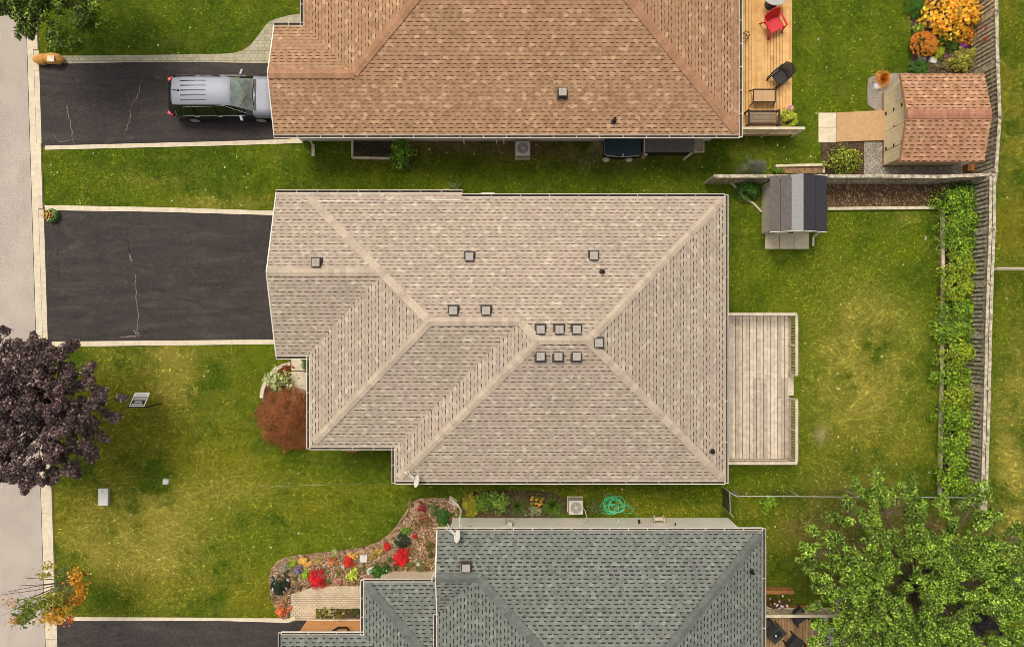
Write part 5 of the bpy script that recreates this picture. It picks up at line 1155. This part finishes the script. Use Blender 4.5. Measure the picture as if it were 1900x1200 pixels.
plant('flowering_plant', 'tall red flower clump below the dark conifer shrub', 'flowers', 743, 1032, .36, .45, RED, .08, 1.0, .42)
plant('shrub', 'dark blue green conifer shrub above the tall red flowers', 'shrub', 745, 1003, .36, .5, [(50,66,50),(66,84,62),(38,50,40)], .05, 1.0, .4)
plant('shrub', 'green leafy tuft at the top of the dark conifer shrub', 'plant', 752, 985, .24, .4, G1, .06, .9)
plant('shrub', 'big leafy green plant against the front roof gutter', 'shrub', 706, 1062, .48, .5, [(60,104,36),(84,130,46),(44,80,30)], .1, 1.0, .36, [(236,236,226)], 2, .06)
plant('flowering_plant', 'tiny red flower in the mulch near the grey roof edge', 'flowers', 770, 995, .12, .2, RED, .05, .9)
plant('flowering_plant', 'maroon red plant at the pointed tip of the front bed', 'plant', 782, 941, .24, .3, [(150,40,60),(120,60,50),(180,60,76)], .05, .8)
plant('flowering_plant', 'grey green bush at the pointed tip of the front bed', 'shrub', 802, 943, .24, .35, [(98,110,80),(76,90,62),(130,140,110)], .05, .9, .34)
plant('shrub', 'round dense green shrub beside the corner downspout', 'shrub', 822, 960, .4, .5, [(60,104,40),(46,84,32),(78,124,50)], .04, 1.2)
plant('flowering_plant', 'chartreuse tuft tucked against the grey roof corner', 'plant', 820, 979, .22, .2, LIME, .06, .8, .14)
plant('flowering_plant', 'green and white plant in the mulch near the porch', 'plant', 782, 1050, .32, .25, [(110,110,70),(90,96,56),(170,166,130)], .05, .5)
plant('flowering_plant', 'brownish tuft in the upper mulch of the front bed', 'plant', 790, 968, .3, .2, [(130,104,66),(150,116,80),(110,80,60)], .05, .4)
plant('flowering_plant', 'rusty low plant below the maroon one in the front bed', 'plant', 786, 958, .28, .2, [(176,106,86),(150,90,70)], .05, .4)
plant('flowering_plant', 'olive tuft near the grey roof edge in the front bed', 'plant', 797, 1013, .24, .22, [(96,90,46),(120,110,60)], .05, .6)
plant('flowering_plant', 'pink ribboned low plant at the path edge of the front bed', 'plant', 628, 1078, .16, .12, [(200,110,120),(190,150,120)], .06, .5)
plant('flowering_plant', 'small olive plant between the solar lamp and the hosta', 'plant', 628, 1063, .18, .16, [(130,120,60),(110,106,50)], .04, .6)
for px, py, r_, pal, lb in ((548,1072,.18,[(110,120,60),(90,96,50)],'small olive tuft between the dark shrub and the lime plant'),(590,1040,.2,[(190,160,110),(150,130,80)],'tan withered tuft right of the straw yellow plant'),(600,1058,.16,[(96,104,56),(130,130,80)],'small green tuft in the mulch above the large red clump'),
    (610,1078,.15,[(84,100,50),(120,130,70)],'dark green tuft hugging the path edge right of the large red clump'),(676,1056,.16,[(120,124,70),(90,100,56)],'grey green tuft between the two pale stepping stones'),(725,1040,.2,[(96,110,56),(70,84,44)],'green sprig left of the tall red clump'),
    (760,1048,.22,[(90,96,50),(130,126,80)],'olive tuft right of the tall red clump'),(765,1020,.2,[(120,96,66),(150,120,84)],'brown seed tuft in the middle of the upper mulch'),(775,975,.22,[(140,110,76),(110,90,60)],'tan dry tuft in the upper mulch by the maroon plant'),(800,1030,.2,[(76,84,48),(110,110,66)],'dark sprig against the grey roof wall'),
    (736,1052,.16,[(60,80,44),(90,110,56)],'dark green sprig under the tall red clump'),(505,1110,.2,[(150,130,96),(120,104,74)],'pale dry tuft near the coral pink plant'),(530,1112,.16,[(190,150,120),(150,120,90)],'pinkish dry tuft by the path corner'),(690,1035,.18,[(180,150,100),(140,124,76)],'straw tuft right of the square stepping stone'),
    (760,935,.18,[(110,100,60),(140,120,80)],'olive tuft at the lawn tip of the bed')):
    plant('low_plant', lb, 'plant', px, py, r_, .14, pal, .05, .45)
plant('ornamental_grass', 'spiky green grass in the strip beside the front path', 'grass plant', 632, 1138, .42, .3, [(140,140,60),(110,116,46),(170,164,90)], .04, .5, grass=True, flowers=[(236,230,206)], fl_n=3)
plant('shrub', 'low olive bush at the left end of the strip beside the path', 'shrub', 598, 1138, .3, .3, [(120,116,50),(96,96,42),(150,146,70)], .045, .9, .22, [(240,232,214)], 5, .05)
plant('shrub', 'dark green bush at the house end of the strip beside the path', 'shrub', 662, 1137, .36, .3, [(66,80,38),(50,64,32),(96,106,54)], .045, .9, .22, [(240,232,214)], 3, .05)
plant('flowering_plant', 'speckled low plant near the left end of the path strip', 'flowers', 613, 1135, .22, .22, [(170,160,110),(130,130,70),(220,210,180)], .04, .7)
plant('ornamental_grass', 'wispy pale stemmed plant against the north eave of the tan roofed house', 'grass plant', 845, 352, .4, .6, [(210,206,180),(120,130,70)], .04, .5, grass=True)
plant('shrub', 'low leafy green growth on the lawn under the street tree', 'shrub', 112, 74, .75, .5, [(96,124,44),(70,96,34),(150,170,80),(56,80,30)], .1, .45, .6, clumps=40)
plant('shrub', 'sparse leafy shoots on the lawn right of the street tree', 'shrub', 158, 34, .8, .5, [(96,124,44),(70,96,34),(150,170,80),(56,80,30)], .1, .35, .7, clumps=40)
# curved bed of the tan house
plant('shrub', 'pale variegated shrub inside the curved stone edging', 'shrub', 516, 706, .68, .8, [(206,206,150),(150,160,90),(236,236,200),(100,116,56),(80,94,50)], .09, .7, .5, jit=.35)
plant('flowering_plant', 'rust red low plant at the top of the curved bed', 'plant', 531, 682, .3, .25, [(176,76,50),(150,60,40)], .04, .7, .16)
plant('shrub', 'green tuft under the eave beside the front slabs', 'shrub', 568, 672, .3, .4, [(90,130,40),(70,110,34)], .08, .9, .4)
plant('japanese_maple', 'broad rust orange japanese maple against the tan roofed house', 'small tree', 532, 779, 1.5, 1.5, [(160,90,58),(128,72,44),(176,116,76),(100,62,40),(176,94,70),(132,96,56),(84,50,36)], .07, 1.1, 1.34, asp=.36, clumps=260, cr=.22, irr=.07, jit=.45)
# wall bed of the grey house
wl_ = 'plants along the white wall'
plant('shrub', 'yellow olive shrub at the downspout end of the wall bed', 'shrub', 873, 938, .42, .5, [(150,146,50),(120,124,44),(176,168,64)], .06, 1, .5, group=wl_)
plant('shrub', 'tall leafy green plant second from the downspout in the wall bed', 'shrub', 897, 931, .5, .65, [(90,116,44),(120,146,54),(66,90,36)], .1, .9, .5, group=wl_)
plant('shrub', 'bushy green plant with pale tips in the middle of the wall bed', 'shrub', 924, 932, .5, .6, G1+[(170,180,110)], .09, .9, .5, group=wl_)
plant('ornamental_grass', 'grassy green clump left of the orange lilies', 'grass plant', 960, 940, .5, .5, [(90,120,50),(120,150,66),(66,92,40)], .04, 1.2, grass=True, group=wl_)
plant('flowering_plant', 'orange lily flowers in the wall bed', 'flowers', 996, 929, .3, .55, [(84,100,44),(110,120,54)], .06, .8, flowers=[(240,160,70),(226,130,60),(246,190,110)], fl_n=12, fl_s=.09, group=wl_)
plant('flowering_plant', 'green plant with white dots below the orange lilies', 'plant', 990, 948, .45, .35, [(110,124,70),(84,100,50),(190,190,160)], .045, .7, .25, group=wl_)
plant('ornamental_grass', 'large arching daylily clump left of the air conditioner', 'grass plant', 1026, 938, .55, .6, [(100,136,50),(130,160,66),(76,110,42)], .045, 1.6, grass=True, group=wl_)
plant('flowering_plant', 'sparse grey green plant between the air conditioner and the hose', 'plant', 1102, 942, .36, .35, [(90,96,66),(120,124,92),(70,76,50)], .05, .5, group=wl_)
plant('flowering_plant', 'lime hosta growing through the lawn behind the garden gate', 'hosta', 1424, 934, .4, .3, [(140,166,50),(110,140,40)], .1, .7)
# side planter of the brown house
plant('shrub', 'bright green leafy shrub spilling over the dark planter bed', 'shrub', 743, 283, .5, .9, [(110,150,50),(150,180,60),(66,96,36),(90,130,44)], .13, .9, .75)
plant('shrub', 'dark green low bush at the outer tip of the planter bed shrub', 'shrub', 752, 302, .45, .5, [(74,92,50),(54,70,38),(120,130,90)], .07, .7, .36)
plant('shrub', 'sparse dark seedlings in the framed planter bed', 'plant', 690, 278, .7, .2, [(60,66,40),(80,84,56)], .05, .25, .3)
# beds near the sheds
plant('shrub', 'smoky dark grey green bush leaning over the fence by the grey shed', 'shrub', 1400, 312, .62, 2.1, [(104,104,86),(84,84,68),(130,130,110),(70,72,56)], .06, .9, .5, asp=.4)
plant('shrub', 'leafy green bush in the corner between the fence and the grey shed', 'shrub', 1391, 352, .5, .8, [(66,110,48),(86,134,60),(50,84,38)], .09, 1, .5)
plant('shrub', 'small green plant growing in the timber frame behind the grey shed', 'plant', 1444, 316, .28, .3, G1, .06, .7, .16)
plant('shrub', 'rounded yellow green bush in the mulch beside the gravel strip', 'shrub', 1568, 297, .78, .9, [(120,136,48),(84,104,38),(170,176,76),(60,80,32),(150,140,50)], .11, 1, .6)
plant('ornamental_grass', 'orange grassy plant on the gravel by the cream shed corner', 'grass plant', 1638, 146, .36, .45, [(236,160,76),(226,134,60),(240,186,110)], .11, 2.2, grass=True)
# back garden bed
plant('shrub', 'large golden yellow shrub at the top of the back garden', 'shrub', 1776, 22, 1.25, 1.4, YEL+[(226,150,60),(180,150,50)], .15, 1, 1.15, asp=.75, clumps=110, cr=.26)
plant('flowering_plant', 'mass of orange flowers above the slabs in the back garden', 'flowers', 1715, 82, .62, .7, [(96,96,46),(76,80,40)], .07, .7, .6, flowers=ORG, fl_n=260, fl_s=.085)
plant('flowering_plant', 'orange flowers tucked below the large golden shrub', 'flowers', 1788, 66, .48, .6, [(80,70,40),(96,56,36)], .07, .7, .42, flowers=ORG, fl_n=80, fl_s=.1)
plant('flowering_plant', 'green leafy perennial in the centre of the back garden', 'plant', 1754, 66, .5, .5, [(60,104,40),(84,130,60),(44,80,32)], .12, .9, .36)
plant('flowering_plant', 'second green perennial just left of the purple flowers', 'plant', 1769, 86, .36, .4, [(90,120,50),(66,96,44)], .09, .8)
plant('shrub', 'round green bush at the top left of the back garden', 'shrub', 1704, 10, .5, .5, [(66,110,36),(50,90,30),(84,130,44)], .05, 1.1, .48)
plant('shrub', 'round green bush at the lower left of the back garden', 'shrub', 1708, 126, .46, .45, [(60,104,40),(46,84,34),(84,126,52)], .06, 1.1, .38)
plant('shrub', 'chartreuse and green plant left of the orange flower mass', 'plant', 1706, 52, .38, .35, [(176,186,70),(110,136,50),(90,120,40)], .08, .9, .22)
plant('hosta', 'small round lime hosta above the cream slab', 'hosta', 1742, 97, .3, .3, [(160,170,40),(176,184,60),(120,140,40)], .08, 1)
plant('flowering_plant', 'purple flower cluster near the board fence', 'flowers', 1788, 86, .3, .45, [(176,80,170),(196,110,190),(150,60,146)], .06, 1, .18)
plant('shrub', 'yellow green bush below the purple flowers by the cream shed', 'shrub', 1786, 113, .58, .7, [(170,166,80),(130,130,56),(196,186,106),(100,106,46)], .07, 1, .52)
plant('shrub', 'upper yellow green bush touching the fence boards', 'shrub', 1800, 97, .34, .6, [(190,180,90),(150,146,60)], .06, 1, .3)
plant('flowering_plant', 'faded brown plant at the foot of the back garden', 'plant', 1752, 118, .4, .25, [(130,116,84),(150,134,100),(100,90,60)], .05, .5, .3)
plant('flowering_plant', 'sparse pinkish plant above the faded brown one', 'plant', 1766, 103, .3, .25, [(170,120,130),(120,90,80)], .04, .5, .2)
# potted plant on the cedar deck
t = plant('potted_plant', 'round yellow green potted plant on the corner of the cedar deck', 'potted plant', 1464, 219, .44, .55, [(190,190,70),(160,166,56),(210,206,110),(120,130,46)], .06, 1.1, z=.62)
q = wl(t); MB().lathe((q.x, q.y, .5), [(.16, 0), (.24, .3), (.26, .32), (.2, .3)], 16).build('pot', m_dbrown, t)
t = plant('potted_plant', 'small pink flowering pot beside the yellow green potted plant', 'potted plant', 1467, 201, .15, .25, [(226,150,190),(236,180,210),(200,120,160)], .06, 1, z=.7)
q = wl(t); MB().lathe((q.x, q.y, .5), [(.09, 0), (.13, .24), (.1, .22)], 14).build('pot', m_pink, t)
# plants on the lower right deck
plant('shrub', 'dark bushy plant with pale flowers by the lower right deck railing', 'shrub', 1447, 1118, .5, .8, [(90,60,30),(60,50,30),(110,80,40)], .06, .8, .32, [(240,232,220),(230,190,220)], 14, .07, z=.35)
plant('flowering_plant', 'mass of white flowers beside the edging boulders', 'flowers', 1524, 1188, .5, .5, [(110,100,70),(90,90,50)], .05, .6, .5, [(240,232,214),(226,216,190)], 90, .07)
plant('shrub', 'orange leaved low shrub at the deck corner by the boulders', 'shrub', 1514, 1170, .34, .4, [(206,130,50),(176,100,40),(140,120,50)], .06, .8)
plant('shrub', 'sparse pale perennial on the near corner of the lower right deck', 'plant', 1432, 1133, .34, .4, [(170,156,116),(130,126,90),(220,206,180)], .06, .6, .26, z=.35)
# raspberry hedge: individual plants
hp = [(116,150,40),(146,174,50),(76,108,32),(172,190,74),(98,130,38),(56,82,26)]; hy = [(176,166,52),(190,176,60)]
hl = ['topmost','second','third','fourth','fifth','sixth','seventh','eighth','ninth','tenth','eleventh','twelfth','thirteenth','lowest']
for i in range(14):
    py = 372+i*40.5; yel = i in (3, 4, 7, 9); ox = (-4, 5, 0, 3, -3, 2, -5, 4)[i % 8]
    plant('raspberry_bush', f'{hl[i]} {"yellowing " if yel else "green "}bush counted from the board fence corner down the hedge row', 'bush', 1784+ox-(i*.4), py, .92, 1.15+.15*math.sin(i*2.1), hp+(hy if yel else []), .085, 1.0, .72, group='raspberry bushes in the hedge row', asp=.6, clumps=60, cr=.22)
plant('raspberry_bush', 'dark green bush beside the bare soil in the fence corner', 'bush', 1795, 350, .8, .8, [(66,104,40),(84,124,50),(50,84,34)], .1, .8, .4, asp=.6)

def tree(name, label, cat, base, cc, rad, pal, leaf=.1, n_cl=120, per=160, spray=(.5, .28), trunk=.16, mat=None, asp=.55, bark=None, zflat=.5, bare=0, hollow=.0, droop=.0, fork=.45, irr=.12, gaps=()):
    """base: world xy of the trunk foot; cc: crown centre; rad: crown radii. Limbs reach every clump; leaves sit on sprays pointing outwards."""
    t = thing(name, label, cat, (base[0], base[1], 0)); bark = bark or m_bark; cc = np.array(cc, float); rad = np.array(rad, float)
    C0 = []; k = 0
    while len(C0) < n_cl:
        d = unit(R.normal(0, 1, (1, 3)))[0]; d[2] = abs(d[2])*.9-.25; rr_ = R.uniform(hollow, 1)**.5; ang = math.atan2(d[1], d[0])
        rr_ *= 1+irr*math.sin(ang*3+1.3)+irr*math.sin(ang*7+.4)+irr*.8*math.sin(ang*13)
        p = cc+d*rad*rr_; k += 1
        if k < 20000 and any(((p[0]-g[0])**2+(p[1]-g[1])**2) < g[2]**2 for g in gaps): continue
        C0.append(p)
    C0 = np.array(C0); fk = np.array([base[0]+(cc[0]-base[0])*.5, base[1]+(cc[1]-base[1])*.5, cc[2]*fork])
    tk = MB(); tk.tube([(base[0], base[1], 0), tuple(np.array([base[0], base[1], 0])*.6+fk*.4), tuple(fk)], [trunk*1.25, trunk, trunk*.8], 10); tk.build('trunk', bark, t)
    nl = max(6, n_cl//9); th = R.uniform(0, 6.28, nl); hr = R.uniform(.15, .85, nl); hub = np.stack([cc[0]+rad[0]*hr*np.cos(th), cc[1]+rad[1]*hr*np.sin(th), cc[2]+rad[2]*R.uniform(-.2, .35, nl)], 1)
    near = np.argmin(np.linalg.norm(C0[:, None]-hub[None], axis=2), 1)
    for i in range(nl):
        lm = MB(); mid = fk*.5+hub[i]*.5+R.normal(0, .12, 3); lm.tube([tuple(fk), tuple(mid), tuple(hub[i])], [trunk*.32, trunk*.22, trunk*.1], 7)
        for j in np.where(near == i)[0]:
            m_ = hub[i]*.45+C0[j]*.55+R.normal(0, .06, 3); lm.tube([tuple(hub[i]), tuple(m_), tuple(C0[j])], [trunk*.08, trunk*.05, trunk*.03], 4)
        lm.build('branch', bark, t)
    n = n_cl*per; kk = np.repeat(np.arange(n_cl), per); out = unit((C0-cc)/rad+R.normal(0, .25, (n_cl, 3))+[0, 0, .25])
    al = R.uniform(-.5, 1, n); side = unit(R.normal(0, 1, (n, 3))); side = side-out[kk]*np.sum(side*out[kk], 1, keepdims=True); sz = R.uniform(.7, 1.25, n_cl)
    w = (1-.55*np.clip(al, 0, 1)); C = C0[kk]+out[kk]*(al*spray[0]*sz[kk])[:, None]+side*(spray[1]*sz[kk]*w*R.uniform(.2, 1, n)**.6)[:, None]; C[:, 2] -= droop*np.clip(al, 0, 1)
    N = unit(UP*.75+side*.5+R.normal(0, .5, (n, 3))); D = side+out[kk]*.7+R.normal(0, .4, (n, 3)); L = leaf*R.uniform(.65, 1.3, n)
    leafmesh('crown', C, N, D, L, L*asp*R.uniform(.85, 1.15, n), tone_by_clump(pick(pal, n, .5), kk, .4)*(1.0+(.12 if gaps else 0)), mat or m_leaf, t)
    if bare:
        for _ in range(bare):
            b = MB(); j = R.integers(0, n_cl); q = C0[j]; e = q+out[j]*R.uniform(.4, 1.0)+R.normal(0, .15, 3); b.tube([tuple(q), tuple((q+e)/2+R.normal(0, .05, 3)), tuple(e)], [.014, .01, .004], 4)
            b.build('twig', bark, t)
    return t
c = P(1722, 1085, 4.2); b_ = P(1705, 1075)
gp = [(*tuple(P(x, y, 4.2))[:2], r_*.0223) for x, y, r_ in ((1590,1005,24),(1650,960,26),(1730,965,28),(1790,960,22),(1648,1080,20),(1748,1120,24),(1815,1150,30),(1540,1070,12),(1500,960,26),(1840,975,20),(1880,920,40),(1720,920,20),(1600,940,14),(1800,1010,10))]
tree('leafy_tree', 'large open crowned leafy green tree in the lower right corner', 'tree', (b_.x, b_.y), (c.x, c.y-.2, 4.2), (5.5, 4.55, 1.5), [(100,134,42),(132,160,54),(70,100,34),(196,212,120),(112,146,46),(44,66,26),(142,170,62)], .09, 780, 260, (.42, .22), .16, asp=.55, irr=.06, bare=14, hollow=.22, gaps=gp)
for i, (x, y, h) in enumerate(((1575,905,4.0),(1590,890,4.0),(1655,925,3.8),(1525,935,3.6))): pass
c = P(1795, 1160, 2.0); b_ = P(1790, 1150)
tree('purple_shrub_tree', 'dark purple leaved small tree under the large green tree', 'tree', (b_.x, b_.y), (c.x, c.y, 1.9), (1.9, 1.5, .7), [(62,50,58),(84,70,78),(44,36,42),(104,88,92)], .08, 90, 110, (.28, .2), .08, m_leafd, bark=m_barkd, irr=.06)
c = P(1875, 1080, 2.4); tree('purple_shrub_tree', 'purple leaved small tree at the right edge of the photo behind the green tree', 'tree', tuple(P(1865, 1075))[:2], (c.x, c.y, 2.2), (.9, .8, .6), [(62,50,58),(84,70,78),(44,36,42)], .08, 30, 90, (.25, .2), .06, m_leafd, bark=m_barkd)
c = P(50, 762, 4.6); b_ = P(112, 742)
tree('purple_maple', 'big dense dark purple maple beside the road', 'tree', (b_.x, b_.y), (c.x, c.y, 4.3), (3.3, 3.3, 2.1), [(156,130,118),(74,50,48),(96,70,64),(52,36,36),(132,104,94),(84,58,54),(58,40,40)], .09, 460, 250, (.34, .27), .2, m_leafd, asp=.62, bark=m_barkd, zflat=.7, irr=.035)  # palest leaf colours paint glossy highlights into the crown
c = P(75, -40, 4.4); b_ = P(118, -8)
tree('street_tree', 'green tree reaching over the road at the top left corner', 'tree', (b_.x, b_.y), (c.x, c.y, 4.2), (2.7, 2.1, 1.3), [(100,128,44),(140,160,56),(66,90,34),(170,182,76),(52,72,30)], .13, 260, 140, (.45, .26), .14, irr=.1, bare=16)
# thin autumn tree at the lower left
t = thing('young_street_tree', 'thin half bare young tree with yellow green and orange leaves by the lower left kerb', 'tree', P(150, 1060)); b_ = P(150, 1062)
fk = P(132, 1078, 2.0); MB().tube([b_, b_.lerp(fk, .5), fk], [.07, .055, .045], 8).build('trunk', m_bark, t)
ends = [((0,1103,4.6)),((0,1122,4.6)),((10,1098,4.4)),((2,1142,4.5)),((20,1148,4.3)),((48,1072,4.2)),((45,1155,4.2)),((88,1050,3.6)),((70,1160,3.9)),((100,1150,3.6)),((142,1066,3.2)),((150,1090,3.0)),((145,1115,3.0)),((125,1145,3.2)),((30,1086,4.4)),((60,1128,4.0)),((120,1050,3.2)),((14,1130,4.6))]
br = MB(); tips = []
for x, y, z in ends:
    e = P(x, y, z); mid = fk.lerp(e, .5)+Vector((random.uniform(-.1, .1), random.uniform(-.1, .1), .15)); br.tube([fk, fk.lerp(mid, .6), mid, e], [.03, .022, .015, .006], 5)
    for _ in range(5):
        q = mid.lerp(e, random.uniform(.0, .95)); w_ = q+Vector((random.uniform(-.35, .2), random.uniform(-.3, .3), random.uniform(0, .2))); br.tube([q, w_], [.008, .003], 4)
br.build('branch', M('pale_grey_twigs', (150, 140, 120), (120, 110, 92), 9, .9), t)
cl = [(90,1050,3.6,.25,.10,[(150,146,50),(176,160,60)],45),(80,1068,3.7,.28,.08,[(150,140,50)],50),(142,1068,3.2,.2,.2,[(240,170,60),(226,146,50)],110),(146,1090,3.0,.22,.22,[(240,150,40),(232,176,70),(206,150,50)],150),(140,1112,3.0,.2,.2,[(226,130,50),(236,160,80)],120),(50,1128,4.0,.3,.25,[(110,130,44),(140,150,50),(90,110,40)],200),(45,1146,4.1,.28,.2,[(90,116,40),(130,146,50)],180),(30,1152,4.2,.18,.12,[(190,130,60)],50),(78,1120,3.9,.34,.25,[(130,140,50),(160,156,60),(100,116,40)],240),(100,1110,3.7,.3,.25,[(140,146,56),(176,160,60)],200),(110,1135,3.5,.3,.25,[(216,160,60),(160,140,50),(236,180,80)],230),(92,1146,3.7,.3,.22,[(236,160,60),(206,170,70)],200),(118,1120,3.4,.3,.25,[(130,130,50),(206,150,60)],160),(20,1115,4.5,.2,.15,[(206,140,60)],18),(125,1075,3.3,.4,.3,[(120,126,60),(90,96,50)],110),(128,1150,3.3,.16,.12,[(226,130,70)],60)]
CC = []; KK = []
for x, y, z, rx, ry, pal, n in cl:
    q = P(x, y, z); CC.append(np.stack([R.normal(q.x, rx*.75, n), R.normal(q.y, ry*.75, n), R.normal(z, .15, n)], 1)); KK.append(pick(pal, n, .2))
CC = np.concatenate(CC); KK = np.concatenate(KK); n = len(CC); leafmesh('crown', CC, unit(R.normal(0, .5, (n, 3))+UP), R.normal(0, 1, (n, 3)), R.uniform(.09, .16, n), R.uniform(.06, .1, n), KK, m_leaf, t)

# ------------------------------------------------------------------ lawn blades and fallen leaves
def scatter(n, x0, x1, y0, y1, exc=True):
    X = R.uniform(x0, x1, n); Y = R.uniform(y0, y1, n)
    if exc:
        m_ = np.zeros(n, bool)
        for pl_ in EXC:
            xs = [p[0] for p in pl_]; yy = [p[1] for p in pl_]
            s_ = (X > min(xs)) & (X < max(xs)) & (Y > min(yy)) & (Y < max(yy)) & ~m_; i_ = np.where(s_)[0]
            if len(i_): m_[i_] |= inpoly(X[i_], Y[i_], pl_)
        X, Y = X[~m_], Y[~m_]
    return X, Y
EXC += [bed1, pA, dA, dB, dC]
X, Y = scatter(950000, -23.4, 25.2, -16.2, 16.2); n = len(X)
th = R.uniform(0, 6.2832, n); ln = R.uniform(.04, .1, n)*(.7+.6*R.uniform(0, 1, n)**3); bw = R.uniform(.010, .022, n); tl = R.uniform(.25, 1.1, n)
dx, dy = np.cos(th), np.sin(th); hx_ = ln*np.sin(tl); hz_ = ln*np.cos(tl)
v = np.empty((n, 3, 3)); v[:, 0] = np.stack([X-dy*bw/2, Y+dx*bw/2, np.zeros(n)], 1); v[:, 1] = np.stack([X+dy*bw/2, Y-dx*bw/2, np.zeros(n)], 1); v[:, 2] = np.stack([X+dx*hx_, Y+dy*hx_, hz_], 1)
me = bpy.data.meshes.new('grass'); me.vertices.add(3*n); me.vertices.foreach_set('co', v.astype(np.float32).ravel()); me.loops.add(3*n); me.loops.foreach_set('vertex_index', np.arange(3*n, dtype=np.int32))
me.polygons.add(n); me.polygons.foreach_set('loop_start', np.arange(0, 3*n, 3, dtype=np.int32)); me.update(calc_edges=True)
a = me.attributes.new('lcol', 'FLOAT_COLOR', 'FACE'); cc = np.ones((n, 4), np.float32); base = gcol(X, Y)
def cellr(cs, amp):
    w_, h_ = int(60/cs), int(44/cs); gr = R.uniform(1-amp, 1+amp, (w_, h_)); fx = (X+30)/cs; fy = (Y+22)/cs; ix = fx.astype(int) % (w_-1); iy = fy.astype(int) % (h_-1); ax = fx-np.floor(fx); ay = fy-np.floor(fy)
    return gr[ix, iy]*(1-ax)*(1-ay)+gr[ix+1, iy]*ax*(1-ay)+gr[ix, iy+1]*(1-ax)*ay+gr[ix+1, iy+1]*ax*ay
ix_ = ((X+30)/.055).astype(int); iy_ = ((Y+22)/.055).astype(int); tufts = np.exp(R.normal(-.02, .6, (1100, 820)))[ix_ % 1100, iy_ % 820]
clump = tufts*cellr(.15, .5)*cellr(.45, .25)*(1+.15*np.sin(np.where((X > 13) & (Y > 7), X*6.3, Y*5.6+.4*np.sin(X*.5)))*(Y > 4))*1.0; clump = np.clip(clump, .2, 3.2)
jt = R.uniform(.5, 1.6, (n, 1))*clump[:, None]; hue = R.uniform(0, 1, (n, 1)); base = base*(1+np.array([.12, .08, .6])*np.clip(clump-.9, -.5, 1.4)[:, None]); cc[:, :3] = base*jt*(1+np.array([.22, .08, .1])*(hue-.4)); a.data.foreach_set('color', cc.ravel())
me.materials.append(m_grassb); g = bpy.data.objects.new('grass', me); COL.objects.link(g); tag(g, 'short mown grass covering the lawns', 'grass', kind='stuff')
X, Y = scatter(420, -22, 24, -15.5, 15.5); n = len(X)
leafmesh('fallen_leaves', np.stack([X, Y, np.full(n, .07)], 1), unit(R.normal(0, .3, (n, 3))+UP), R.normal(0, 1, (n, 3)), R.uniform(.06, .15, n), R.uniform(.05, .11, n), pick([(250,244,224),(226,214,170),(210,190,130),(236,226,200)], n, .1), m_petal)
tag(bpy.data.objects['fallen_leaves'], 'pale fallen leaves scattered over the lawns', 'leaves', kind='stuff')
